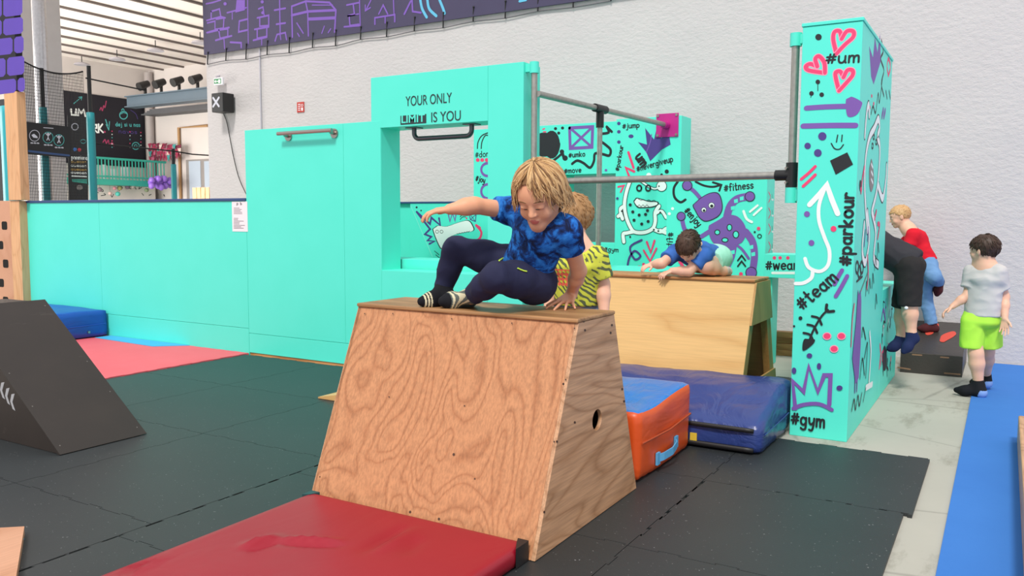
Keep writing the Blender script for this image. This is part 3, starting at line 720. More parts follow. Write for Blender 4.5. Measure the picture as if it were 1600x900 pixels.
for x, y in ((1292.5, 525), (1315, 525), (1303.5, 545)): g.disc(x, y, 7, mat_pinkhalo, 6); g.disc(x, y, 5.4, PINK, 4.6)
g.line([(1243, 638), (1239, 595), (1256, 612), (1264, 572), (1278, 612), (1288, 586), (1298, 586), (1296, 632)], 6.4, PURPLE, smooth=False)
g.line([(1240, 638), (1256, 632), (1280, 631), (1300, 640)], 6, PURPLE)
for x, y, a, b in ((1265, 555.5, 4.4, 3.8), (1241, 579, 3.6, 5), (1280, 572, 3.4, 5), (1312, 606, 4.8, 4)): g.disc(x, y, a, DPURPLE, b)
g.text('#gym', (1237, 661), (1288, 668), 20, 3.2, BLACK)
g = Paint(m, 'x', tx1, 1); g.wk = 2.2
def sq(pts, w, mt, **k): g.line(pts, w, mt, **k)
g.fill([(1358, 72), (1364, 90), (1367, 58), (1371, 82), (1375, 52), (1376, 96), (1365, 132), (1361, 120)], PURPLE)
sq([(1377, 62), (1380, 80), (1376, 92), (1381, 110), (1377, 130), (1381, 150)], 2.4, BLACK)
for p in ([(1388, 118), (1386, 104), (1388, 92), (1391, 100)], [(1388, 118), (1391, 108), (1391, 100)]): sq(p, 3, PINK)
for x, y in ((1362, 150), (1365, 162), (1359, 168)): g.disc(x, y, 1., PINK, 3)
sq([(1361, 178), (1364, 166), (1368, 176), (1372, 146), (1374, 160), (1379, 120)], 2, BLACK)
for x0 in (1384, 1389): sq([(x0, 142), (x0 + 2, 154)], 2, BLACK)
sq([(1378, 182), (1380, 172)], 5, PURPLE); sq([(1381, 182), (1383, 173)], 5, PURPLE)
for p in ([(1351, 212), (1354, 176), (1357, 164), (1358, 180)], [(1355, 360), (1351, 300), (1352, 250), (1358, 216), (1366, 200), (1372, 186), (1374, 200), (1371, 214), (1374, 226), (1374, 250), (1370, 296), (1362, 330)], [(1372, 290), (1379, 310), (1384, 280), (1385, 260)], [(1355, 332), (1358, 372), (1352, 410), (1347, 392), (1350, 350)], [(1362, 330), (1368, 362), (1365, 402), (1372, 414)]):
    sq(p, 7.4, BLACK); 
for p in ([(1351, 212), (1354, 176), (1357, 164), (1358, 180)], [(1355, 360), (1351, 300), (1352, 250), (1358, 216), (1366, 200), (1372, 186), (1374, 200), (1371, 214), (1374, 226), (1374, 250), (1370, 296), (1362, 330)], [(1372, 290), (1379, 310), (1384, 280), (1385, 260)], [(1355, 332), (1358, 372), (1352, 410), (1347, 392), (1350, 350)], [(1362, 330), (1368, 362), (1365, 402), (1372, 414)]):
    sq(p, 5.4, WHITE)
GREYP = mat('grey_spray_paint', '86807e', .6)
g.fill([(1358, 262), (1361, 248), (1364, 262), (1365, 286), (1361, 300), (1358, 288)], GREYP, smooth=True)
for y in (256, 268, 280): sq([(1361, y), (1363.4, y + 6)], 2, WHITE)
for x, y in ((1365, 214), (1369, 222), (1363, 228)): g.ring(x, y, 1.2, 1.4, BLACK, 4)
sq([(1345, 300), (1347, 280), (1350, 262)], 4, PINK); g.disc(1344, 290, 1.6, BLACK, 9); g.disc(1345, 296, 1.4, PINK, 4)
for p in ([(1366, 342), (1369, 330)], [(1371, 372), (1374, 352), (1371, 350)]): sq(p, 3.4, PINK)
sq([(1350, 384), (1352, 360)], 2.4, PURPLE); sq([(1355, 376), (1356, 356)], 2.4, PURPLE)
for k in range(3): g.ring(1339 + 3.5*k, 418 + 7*(k % 2), 2.4, 2.2, BLACK, 9)
sq([(1338, 440), (1347, 432)], 1.6, BLACK); sq([(1342, 462), (1356, 424)], 1.4, GREYP)
for x0, y0 in ((1352, 440), (1357, 436), (1362, 428), (1366, 400), (1370, 380), (1367, 460)): sq([(x0, y0 + 22), (x0 + 1.4, y0), (x0 + 2.8, y0 + 14)], 1.6, BLACK)
sq([(1355, 400), (1356, 430), (1354, 450)], 3, PINK); sq([(1329, 540), (1331, 500), (1334, 476)], 3, PINK)
g.fill([(1336, 600), (1331, 560), (1337, 500), (1339, 470), (1340, 452), (1342, 462), (1344, 452), (1345, 470), (1344, 540), (1341, 590)], PURPLE)
sq([(1335, 612), (1335.5, 590)], 3, PURPLE); sq([(1338, 610), (1339, 588)], 3, PURPLE)
for p in ([(1343, 592), (1347, 560), (1350, 586)], [(1350, 560), (1355, 536), (1352, 590)], [(1346, 526), (1348, 512), (1352, 530)]): sq(p, 1.8, BLACK)
sq([(1357, 596), (1360, 550), (1358, 520)], 4, WHITE); sq([(1352, 606), (1362, 600)], 4, WHITE)
sq([(1330, 642), (1334, 624), (1336, 640), (1340, 618), (1342, 634), (1346, 614)], 1.8, BLACK); sq([(1348, 628), (1352, 606)], 1.4, BLACK)
tag(m.build('graffiti_tower', bevel=.003), 'tall turquoise tower on the right, covered in hearts, crown and hashtag graffiti', 'tower')
m = MB(); m.box((tx0, ty1 + .003, BASEZ), (tx1, 7.78, .80), TEAL); g = Paint(m, 'x', tx1, 1); g.wk = 2.2; rnd = random.Random(8)
g.disc(1382, 560, 3.6, BLACK, 20); g.line([(1374, 574), (1376, 552), (1375, 540)], 4, PINK); g.line([(1391, 570), (1392, 560)], 4, PINK)
for k in range(26):
    x = rnd.uniform(1376, 1394); y = rnd.uniform(478, 590); g.line([(x, y), (x + rnd.uniform(-1, 1.5), y - rnd.uniform(5, 14)), (x + rnd.uniform(0, 2), y - rnd.uniform(2, 16))], rnd.uniform(1., 2.2), rnd.choice([BLACK, BLACK, BLACK, PURPLE, PINK, WHITE]))
g.line([(1377, 500), (1380, 484), (1383, 500)], 3, PURPLE)
tag(m.build('graffiti_block', bevel=.003), 'low turquoise graffiti block behind the tall tower, under the child in black', 'block')

# ---- black box with red footprints
m = MB(); dy0 = 7.98; dx0, dx1 = -.745, -.262; dz = .165
BLACKBOX = mat('black_painted_box', '3a3532', .4, .2, 8, .2, 50); CHIP = mat('bare_wood_chip', '8a6a52', .7, .2)
r = thing('step_box', 'low black wooden step box with two red footprints, against the back wall', 'box', (-.5, 8.3, BASEZ))
dyb = 8.87; dzb = onY(1459, 502, dyb)[2]; kk = (dzb - dz) / (dyb - dy0)
m.prism([(dy0, BASEZ), (dyb, BASEZ), (dyb, dzb), (dy0, dz)], 'x', dx0, dx1, BLACKBOX); g = Paint(m, 'y', dy0, -1)
for p in ([(1403, 574), (1422, 577)], [(1426, 554), (1440, 555)], [(1476, 583), (1500, 585)], [(1470, 558), (1482, 559)]): g.line(p, 2.2, CHIP)
m.build('box_body', r, .004)
FOOTRED = mat('red_footprint_paint', 'd04a3a', .6)
def on_step(x, y):
    d = ray(x, y); t = (dz - kk * dy0 - H) / (d[2] - kk * d[1]); return EYE + d * t
for pts in ([(1446, 520), (1454, 508), (1462, 505), (1467, 508), (1465, 514), (1460, 518), (1457, 522), (1449, 524)], [(1468, 533), (1470, 526), (1478, 521), (1490, 518), (1494, 522), (1489, 527), (1480, 532), (1474, 535)]):
    P = [tuple(on_step(x, y)) for x, y in pts]; P = catmull(P + P[:3], 4)[4:-8]
    m = MB(); n = len(P); m.add([(a, b, c + .003) for a, b, c in P], [tuple(range(n))[::-1]], FOOTRED); m.build('footprint', r, label='red painted footprint')
# ================================================================ vault boxes, mats, ramp
bx0, bx1 = -2.69, -1.50; bz = .908; P0, P1, P2, P3 = 2.71, 3.07, 3.433, 3.735
r = thing('vault_box', 'large reddish plywood vault box with a round hand hole, the jumping boy on its top', 'vault box', ((bx0+bx1)/2, 3.2, 0))
th = .018
m = MB(); m.hexa([(bx0, P0, .002), (bx1 - th, P0, .002), (bx1 - th, P0 + th, .002), (bx0, P0 + th, .002)], [(bx0, P1, bz - th), (bx1 - th, P1, bz - th), (bx1 - th, P1 + th, bz - th), (bx0, P1 + th, bz - th)], PLYA)
KNOT = mat('dark_knot', '4a2f22', .6)
def on_front(x, y):
    k = (P1 - P0) / bz; d = ray(x, y); t = (P0 + k * 0) ; t = P0 / (d[1] - k * d[2]) if False else (P0 + k * H) / (d[1] - k * d[2]); return EYE + d * t
fn_ = Vector((0, -bz, (P1 - P0))).normalized()
def screw(mb, p, rr=.004):
    e = fn_ * .0012; u = Vector((1, 0, 0)); w = fn_.cross(u)
    mb.add([Vector(p) + e + (u * cos(q) + w * sin(q)) * rr for q in np.linspace(0, 2*pi, 9)[:-1]], [tuple(range(8))], KNOT)
for x, y in ((570, 490), (898, 513), (884, 593), (866, 690), (706, 498), (614, 490), (726, 634), (709, 710), (686, 811), (641, 800), (742, 748), (500, 745), (608, 620), (800, 505)): screw(m, on_front(x, y), .006 if x in (709, 686, 641) else .0035)
m.build('front_panel', r, .003, label='front panel with wavy reddish grain')
m = MB(); m.hexa([(bx0, P3 - th, .002), (bx1 - th, P3 - th, .002), (bx1 - th, P3, .002), (bx0, P3, .002)], [(bx0, P2 - th, bz - th), (bx1 - th, P2 - th, bz - th), (bx1 - th, P2, bz - th), (bx0, P2, bz - th)], PLYA); m.build('back_panel', r, .003)
# side panel with the round hole
def side(x0, x1, hole):
    kf = (P1 - P0) / bz; kb = (P3 - P2) / bz
    out = [(P0, .002), (P3, .002), (P2, bz - th), (P1, bz - th)]
    bm = bmesh.new()
    if hole:
        c, rr = hole; n = 32; circ = [(c[0] + rr[0]*cos(2*pi*i/n), c[1] + rr[1]*sin(2*pi*i/n)) for i in range(n)]
        # cast each hole vertex outwards to the outline
        def cast(d):
            best = 1e9
            for i in range(4):
                a = np.array(out[i]); b = np.array(out[(i+1) % 4]); e = b - a
                M = np.array([[d[0], -e[0]], [d[1], -e[1]]])
                if abs(np.linalg.det(M)) < 1e-9: continue
                t, u = np.linalg.solve(M, a - np.array(c))
                if t > 0 and -1e-6 <= u <= 1 + 1e-6: best = min(best, t)
            return (c[0] + d[0]*best, c[1] + d[1]*best)
        angs = sorted([2*pi*i/n for i in range(n)] + [math.atan2(q[1]-c[1], q[0]-c[0]) % (2*pi) for q in out])
        I = [(c[0] + rr[0]*cos(a), c[1] + rr[1]*sin(a)) for a in angs]; O = [cast((cos(a), sin(a))) for a in angs]
        # inner uses ellipse at the same angle
        N = len(angs); V = []
        for x in (x0, x1): V += [(x, p[0], p[1]) for p in I] + [(x, p[0], p[1]) for p in O]
        Fc = []
        for i in range(N):
            j = (i+1) % N
            Fc += [(2*N+i, 2*N+N+i, 2*N+N+j, 2*N+j), (j, N+j, N+i, i), (i, 2*N+i, 2*N+j, j), (N+j, 3*N+j, 3*N+i, N+i)]
        mb = MB(); mb.add(V, Fc, PLYB); return mb
    mb = MB(); mb.prism(out, 'x', x0, x1, PLYB); return mb
hc = onX(933, 656, bx1); m = side(bx1 - th, bx1, ((hc[1], hc[2]), (.047, .046)))
sp = Paint(m, 'x', bx1, 1)
for x, y in ((912, 502), (914, 516), (956, 508), (954, 520), (972, 608), (880, 600), (898, 660), (870, 690), (975, 627), (850, 800)): sp.disc(x, y, 1.6, KNOT, 2)
m.build('side_panel', r, .002, label='side panel with a round hand hole')
side(bx0, bx0 + th, None).build('side_panel', r, .002)
m = MB(); m.box((bx0 - .002, P1 - .012, bz - th), (bx1 + .002, P2 + .008, bz), PLYT); m.build('top_board', r, .006, label='worn brown top board')
INNER_SHADE = mat('painted_inner_shade', '141210', .9)  # near-black colour standing in for shade inside openings

# ---- pale vault box behind
cx0, cx1 = -2.69, -1.466; cz = .908; Q0, Q1, Q2, Q3 = 5.40, 5.75, 6.12, 6.44
r = thing('vault_box', 'pale birch plywood vault box open at its end, a boy in blue crouching on top', 'vault box', ((cx0+cx1)/2, 5.9, 0))
def zprof(z): return Q0 + (Q1 - Q0) * z / cz, Q3 + (Q2 - Q3) * z / cz
m = MB(); m.hexa([(cx0, Q0, .002), (cx1, Q0, .002), (cx1, Q0 + .02, .002), (cx0, Q0 + .02, .002)], [(cx0, Q1, cz - .02), (cx1, Q1, cz - .02), (cx1, Q1 + .02, cz - .02), (cx0, Q1 + .02, cz - .02)], PLYC); m.build('front_panel', r, .003)
m = MB(); m.hexa([(cx0, Q3 - .02, .002), (cx1, Q3 - .02, .002), (cx1, Q3, .002), (cx0, Q3, .002)], [(cx0, Q2 - .02, cz - .02), (cx1, Q2 - .02, cz - .02), (cx1, Q2, cz - .02), (cx0, Q2, cz - .02)], PLYC); m.build('back_panel', r, .003)
m = MB(); m.box((cx0 - .004, Q1 - .015, cz - .02), (cx1 + .004, Q2 + .01, cz), PLANK); m.build('top_board', r, .006)
a, b = zprof(.60); c, d = zprof(cz - .022)
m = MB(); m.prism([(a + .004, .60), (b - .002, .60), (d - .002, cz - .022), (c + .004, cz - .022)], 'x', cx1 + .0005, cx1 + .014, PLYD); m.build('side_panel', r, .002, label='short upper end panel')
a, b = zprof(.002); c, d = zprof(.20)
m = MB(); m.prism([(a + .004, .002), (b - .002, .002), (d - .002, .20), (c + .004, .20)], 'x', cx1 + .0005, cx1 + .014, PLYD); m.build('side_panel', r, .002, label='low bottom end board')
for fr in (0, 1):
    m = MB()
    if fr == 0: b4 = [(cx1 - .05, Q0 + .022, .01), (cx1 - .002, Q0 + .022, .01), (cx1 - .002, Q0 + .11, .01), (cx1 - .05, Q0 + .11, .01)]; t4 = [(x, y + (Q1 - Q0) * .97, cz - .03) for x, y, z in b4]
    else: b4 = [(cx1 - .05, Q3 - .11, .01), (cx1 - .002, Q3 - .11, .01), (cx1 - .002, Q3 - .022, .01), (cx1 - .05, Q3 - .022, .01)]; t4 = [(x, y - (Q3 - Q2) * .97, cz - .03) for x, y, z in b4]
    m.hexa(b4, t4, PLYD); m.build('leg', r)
m = MB(); a, b = zprof(.4); m.box((cx0 + .02, Q0 + .13, .01), (cx0 + .035, Q3 - .13, .55), INNER_SHADE); m.build('side_panel', r)  # dark sheet painted as the shade seen through the open end

# ---- mats
r = thing('landing_mat', 'red vinyl landing mat with black corners in the foreground before the large vault box', 'mat', (-2.1, 1.6, 0))
mx0, mx1, my0, my1, mz = -2.66, -1.53, .55, 2.706, .078
m = MB(); 
def red_fn(p):
    # a few pressed-in creases
    def crease(p, a, b, w, h):
        a = np.array(a); b = np.array(b); q = p[:2]; d = b - a; t = np.clip(((q - a) @ d) / (d @ d), 0, 1); e = np.linalg.norm(q - (a + d * t)); return h * math.exp(-(e / w)**2) * sin(pi * min(1, max(.0, t * .98 + .01))) * 1.7
    if p[2] > .05:
        for a, b, w, h in CREASE: p = p + np.array([0, 0, crease(p, a, b, w, h)])
    return p
def z2(x, y): return tuple(onZ(x, y, mz)[:2])
CREASE = [(z2(372, 856), z2(440, 836), .018, .014), (z2(425, 842), z2(540, 846), .016, .012), (z2(385, 862), z2(440, 842), .014, -.010), (z2(430, 848), z2(545, 853), .014, -.009), (z2(560, 866), z2(640, 820), .03, -.010), (z2(580, 866), z2(655, 822), .03, .008), (z2(630, 868), z2(660, 838), .025, -.006), (z2(188, 900), z2(250, 866), .02, -.012), (z2(200, 898), z2(262, 864), .02, .009)]
m.soft((mx0, my0, .002), (mx1, my1, mz), .02, VRED, .022, fn=red_fn); m.build('mat_cover', r)
VGREEN = mat('dark_teal_vinyl', '1e4a4c', .5)
for cx_, cy_, mt, nm in ((mx1, my1, VBLACK, 'black corner patch'), (mx0, my1, VGREEN, 'dark teal corner patch')):
    s_ = -1 if cx_ == mx1 else 1; m = MB(); q = .075
    o = .0035
    tri = [(cx_ - s_*o, cy_ + o), (cx_ - s_*o, cy_ - q * (1.3 if s_ < 0 else .8)), (cx_ + s_ * q * .35, cy_ - q * .55), (cx_ + s_ * q * .62, cy_ + o)]
    if s_ > 0: tri = tri[::-1]
    m.prism(tri, 'z', .003, mz + .003, mt); m.build('corner_patch', r, .003, label=nm)

r = thing('crash_mat', 'orange sided crash mat with a bright blue top, behind the large vault box', 'mat', (-2.2, 4.2, 0))
m = MB()
def slump(p):
    if p[2] > .2: p = p - np.array([0, 0, .03 * math.exp(-((p[1] - 4.0) / .25)**2) * (1 if p[0] > -1.75 else .6)])
    return p
m.soft((-2.95, 3.80, .002), (-1.515, 4.59, .385), .035, VORANGE, .04, .008, 5., 1., top=VBLUE, wr=.012, fn=slump); m.build('mat_cover', r)
m = MB(); SEAM = mat('orange_seam', 'a8431a', .6); SKYV = mat('sky_blue_strap', '5aa4d4', .5)
a = onX(988, 722, -1.51); b = onX(1072, 655, -1.51); m.tube([(-1.513, 3.83, .2), (-1.5, 4.2, .195), (-1.513, 4.57, .205)], .006, SEAM, 8); m.build('seam_piping', r)
a = onX(1031, 716, -1.5); b = onX(1057, 691, -1.5)
m = MB(); y0, y1 = a[1], b[1]; za, zb_ = a[2], b[2]
pth = [(-1.505, y0 - .01, za), (-1.485, y0 + .03, za + .006), (-1.472, (y0+y1)/2, (za+zb_)/2), (-1.485, y1 - .03, zb_ - .006), (-1.505, y1 + .01, zb_)]
for (p, q) in zip(pth[:-1], pth[1:]):
    h = .02; m.hexa([(p[0], p[1], p[2]-h), (q[0], q[1], q[2]-h), (q[0]-.006, q[1], q[2]-h), (p[0]-.006, p[1], p[2]-h)], [(p[0], p[1], p[2]+h), (q[0], q[1], q[2]+h), (q[0]-.006, q[1], q[2]+h), (p[0]-.006, p[1], p[2]+h)], SKYV)
for p in (pth[0], pth[-1]): m.box((-1.512, p[1] - .02, p[2] - .032), (-1.5, p[1] + .02, p[2] + .032), SKYV)
m.build('carry_handle', r, label='light blue webbing carry handle')

r = thing('crash_mat', 'navy blue vinyl crash mat with black strips, beside the graffiti tower', 'mat', (-2, 5.6, 0))
m = MB(); 
def nslump(p):
    if p[2] > .1: p = p + np.array([0, 0, .15 * min(1, max(0, (p[1] - 4.62) / .5)) - .012])
    return p
m.soft((-3.02, 4.62, .002), (-1.118, 5.375, .175), .035, VNAVY, .045, .012, 4., 5., wr=.03, fn=nslump); m.build('mat_cover', r)
for z0, z1, nm in ((.125, .150, 'upper black strip'), (.012, .04, 'lower black strip')):
    m = MB(); m.soft((-2.0, 4.606, z0), (-1.16, 4.63, z1), .005, VBLACK, .05); m.build('strip', r, label=nm)
m = MB(); a = onY(1083, 682, 4.61); YEL = mat('yellow_tag', 'd8b93a', .6); m.box((a[0] - .018, 4.606, a[2] - .022), (a[0] + .022, 4.614, a[2] + .022), YEL); m.build('tag', r, label='small yellow label tag')
m = MB(); m.tube([(-1.112, 4.67, .11), (-1.106, 5.1, .12), (-1.106, 5.24, .125)], .004, VNAVY, 6); m.build('seam_piping', r)

r = thing('crash_mat', 'royal blue crash mat lying on the red foam by the low turquoise wall', 'mat', (-9.2, 4.9, 0))
zt = onX(182, 482, -8.46)[2]
m = MB(); m.soft((-9.95, 4.1, .012), (-8.46, 5.53, zt), .03, VROYAL, .06, .012, 3., 7., wr=.02); m.build('mat_cover', r)
m = MB(); m.tube([(-8.455, 4.2, .14), (-8.447, 4.9, .145), (-8.452, 5.5, .15)], .005, VROYAL, 8); m.build('seam_piping', r)
for px_, py_ in ((139, 519), (180, 513)):
    p = onX(px_, py_, -8.45); m = MB(); m.tube([(-8.462, p[1], p[2]), (-8.444, p[1], p[2])], .014, STEEL, 12); m.build('eyelet', r)

# ---- interlocking floor tiles
def edge(p, q, flip, amp=.012, per=.11):
    """toothed joint from p to q (excludes q)"""
    p = np.array(p); q = np.array(q); d = q - p; L = np.linalg.norm(d); d = d / L; nrm = np.array([-d[1], d[0]])
    n = max(2, int(L / per)); out = [p]
    for i in range(n):
        t0 = L * (i + .5) / n; 
        if i % 2 == 0: continue
        w = L / n * .42
        for t, a in ((t0 - w*.8, 0), (t0 - w, amp), (t0 + w, amp), (t0 + w*.8, 0)): out.append(p + d*t + nrm*a*flip)
    return out
def tile(x0, x1, y0, y1, ztop, mt, gap=.0016, plain=False):
    x0 += gap; x1 -= gap; y0 += gap; y1 -= gap
    pts = edge((x0, y0), (x1, y0), 1) + ([(x1, y0)] if plain else edge((x1, y0), (x1, y1), -1)) + edge((x1, y1), (x0, y1), -1)[0:1] + [p for p in edge((x0, y1), (x1, y1), 1)][::-1] + edge((x0, y0), (x0, y1), -1)[::-1]
    P = [pts[0]]
    for p in pts[1:]:
        if np.linalg.norm(np.array(p) - np.array(P[-1])) > 1e-4: P.append(p)
    if np.linalg.norm(np.array(P[0]) - np.array(P[-1])) < 1e-4: P.pop()
    m = MB(); m.prism([tuple(p) for p in P], 'z', FZ, ztop, mt); return m
tiles = []
def row_tiles(cols, rows):
    for a, b in zip(cols[:-1], cols[1:]):
        for c, d in zip(rows[:-1], rows[1:]): tiles.append((a, b, c, d))
row_tiles([-6.25, -5.235, -4.17, -3.11], [1.1, 2.2, 3.32, 4.4, 5.5])
row_tiles([-5.235, -4.17, -3.11], [.0, 1.1])
row_tiles([-3.11, -2.2, -1.26], [.0, 1.03, 2.04, 3.05, 4.05, 5.06, 6.1, 7.1])
tiles += [(-1.26, -.30, 4.04, 5.06), (-1.26, -.335, 3.05, 4.04), (-1.26, -.335, 2.04, 3.05), (-1.26, -.335, 1.03, 2.04)]
seen = {0: 'black rubber puzzle tile with toothed joints, part of the dark gym floor'}
for k, (a, b, c, d) in enumerate(tiles):
    m = tile(a, b, c, d, 0., RUBBER, plain=b > -.4); tag(m.build('floor_tile'), seen[0], 'floor tile', 'interlocking black rubber floor tiles')
m = tile(-9.95, -6.254, 2.3, 5.545, .008, FOAMRED); tag(m.build('foam_mat'), 'flat red foam puzzle mat on the floor in front of the low turquoise wall', 'mat')
m = MB(); P = [onZ(*q, .0095)[:2] for q in ((166, 528), (189, 523), (290, 538), (255, 543))]; y_ = 5.543
m.prism([(-8.44, 5.36), (-7.38, 5.30), (-7.12, y_), (-8.44, y_)], 'z', .0085, .013, FOAMBLUE); tag(m.build('foam_mat'), 'small light blue foam piece let into the red foam by the low wall', 'mat')
m = MB(); m.box((-.165, -.5, FZ), (3.2, 8.88, FZ + .012), CARPETBLUE); tag(m.build('carpet_runner'), 'long bright blue carpet runner on the right running to the back wall', 'carpet')

# ---- black ramp
r = thing('wedge_ramp', 'black plywood wedge ramp with grey chevrons on the left of the floor', 'ramp', (-5.2, 2.86, 0))
ra, rb = 2.59, 3.13; tipx, topx, tz = -4.45, -5.466, .775
m = MB(); m.prism([(tipx - .03, .002), (topx + .0, tz - .024), (topx - .45, tz - .024), (topx - .72, .002)], 'y', ra + .012, rb - .012, BLACKPLY)
g = Paint(m, 'y', ra + .012, -1); CHEV = mat('grey_chevron_paint', 'a9a9ad', .6)
for k in range(3):
    x, y = 4 + 8 * k, 597 + 9 * k
    g.fill([(x - 2, y + 1), (x + 3, y), (x - .5, y + 13), (x + 4, y + 27), (x, y + 24), (x - 4, y + 12)], CHEV)
m.build('ramp_body', r, .003)
m = MB(); d_ = Vector((tipx - topx, 0, -tz)).normalized(); n_ = Vector((tz, 0, tipx - topx)).normalized()
A = Vector((tipx + .012, 0, .004)); B = Vector((topx, 0, tz - .004))
pr = [(A.x, A.z), (B.x, B.z), (B.x - n_.x * .02, B.z - n_.z * .02), (A.x - n_.x * .02 - .01, max(.002, A.z - n_.z * .02))]
m.prism(pr, 'y', ra, rb, BLACKPLY); 
SCREW = mat('screw_head', '8a8680', .4, metal=.6)
for t in (.05, .3, .52, .95):
    for y in (ra + .03, rb - .03):
        c = A + (B - A) * t + n_ * .001; u = Vector((0, 1, 0)); w = d_
        m.add([Vector((c.x, y, c.z)) + (u*cos(q) + w*sin(q)) * .004 for q in np.linspace(0, 2*pi, 7)[:-1]], [tuple(range(6))], SCREW)
m.build('riding_surface', r, .003)

# ---- small wooden pieces
m = MB(); a = onZ(495, 624); m.prism([(-4.27, .002), (-4.27, .012), (-3.6, .14), (-3.6, .002)], 'y', 4.42, 5.05, PLYC); tag(m.build('wedge', bevel=.002), 'small pale plywood wedge on the floor, showing left of the large vault box', 'wedge')
for k, (ox, oy, z, l, rz) in enumerate(((0, 0, 0., .40, .12), (-.06, .03, .059, .46, -.08), (.0, .05, .118, .5, .2), (-.03, .02, .177, .3, .1))):
    p = onZ(1212, 553); p = (p[0] + ox, p[1] + oy + .06); m = MB(); c, s_ = cos(rz), sin(rz); hw = .05
    q = [(p[0] + dx*c - dy*s_, p[1] + dx*s_ + dy*c) for dx, dy in ((-.1, -hw), (l, -hw), (l, hw), (-.1, hw))]
    m.hexa([(x, y, FZ + z) for x, y in q], [(x, y, FZ + z + .058) for x, y in q], PLANK)
    tag(m.build('timber_block', bevel=.003), ['lowest sawn timber block of the small stack behind the graffiti tower', 'second sawn timber block from the floor in the stack behind the tower', 'third sawn timber block from the floor, slanting across the stack', 'topmost short timber block on the stack behind the tower'][k], 'timber', 'timber blocks stacked under the crossbeam')
# bottom-left corner and right edge of the picture
m = MB(); m.prism([(-3.45, 1.85), (-2.93, 1.53), (-3.3, .9), (-4.2, 1.2)], 'z', FZ + .018, .035, PLYPINK); tag(m.build('plywood_sheet', bevel=.004), 'pinkish plywood sheet corner on the floor at the bottom left', 'board')
m = MB(); m.box((.118, 3.2, FZ + .013), (.7, 5.75, .16), PLYB); tag(m.build('wooden_edge', bevel=.008), 'brown wooden kerb box at the right edge on the blue carpet', 'box')
m = MB(); p = onZ(32, 844); m.soft((p[0]-.014, p[1]-.01, .001), (p[0]+.014, p[1]+.01, .008), .003, FOAMBLUE, .006, .003, 60.); tag(m.build('litter'), 'tiny light blue scrap on the black floor at bottom left', 'scrap')

# ---- left edge: climbing panel, post, brick-painted board
r = thing('climbing_panel', 'plywood climbing panel with rounded hand holes at the left edge', 'panel', (-10.5, 5.5, FZ))
YL = 5.47
m = MB(); holes = []
for x, y in ((7, 352.5), (1, 383), (9, 412), (2, 442), (9, 470)): p = onY(x, y, YL); holes.append((p[0], p[2]))
m.box((-11.2, YL, FZ), (-10.19, YL + .05, 1.502), PLYPINK)
for x, z in holes:
    P = []
    for sx_, sz in ((1, 1), (-1, 1), (-1, -1), (1, -1)):
        for q in np.linspace(0, 90, 4): 
            a = radians(q + {(1,1): 0, (-1,1): 90, (-1,-1): 180, (1,-1): 270}[(sx_, sz)]); P.append((x + sx_*.035 + .025*cos(a), z + sz*.028 + .022*sin(a)))
    m.add([(p[0], YL - .0012, p[1]) for p in P], [tuple(range(len(P)))], INNER_SHADE)  # flat dark patches paint the shade within the hand holes
m.build('board', r, .003)
m = MB(); m.box((-10.186, YL - .01, FZ), (-9.984, YL + .2, 1.50), TIMBER); m.build('side_board', r, .003)
m = MB(); a = onY(18, 200, 5.5)[0]; b = onY(36, 200, 5.5)[0]; m.box((a - .02, 5.44, 1.506), (b, 5.545, 2.76), TIMBER); tag(m.build('timber_post', bevel=.006), 'knotty pine post standing above the climbing panel, under the purple brick board', 'post')
BRICKP = mat('purple_brick_paint', '5a3fae', .55, .08); BRICKD = mat('dark_purple_joint', '16121c', .6)
m = MB(); m.box((-11.3, 5.44, 2.765), (-9.88, 5.52, 4.6), BRICKD); g = Paint(m, 'y', 5.44, -1)
rws = [(-6, 26), (27, 55), (57, 85), (88, 119), (122, 146)]
for k, (y0, y1) in enumerate(rws):
    jx = [4, 4, 21, 10, 26.5][k]; xr_ = [35, 36, 37, 38, 39][k]
    for (a, b) in ((jx - 31, jx - 1.2), (jx + 1.2, xr_)):
        s_ = -.12; h_ = 1.2
        pts = [(a + 3, y0 + h_), (b - 3, y0 + h_), (b, y0 + 4 + h_), (b, y1 - 5), (b - 3.5, y1 - 1), (a + 4, y1 - 1), (a, y1 - 5), (a, y0 + 5)]
        g.fill([(x, y + (x - 20) * s_) for x, y in pts], BRICKP)
tag(m.build('brick_board', bevel=.004), 'board painted with purple bricks at the top left corner', 'board')
# ================================================================ wall fittings, banner, far hall
YW = WY
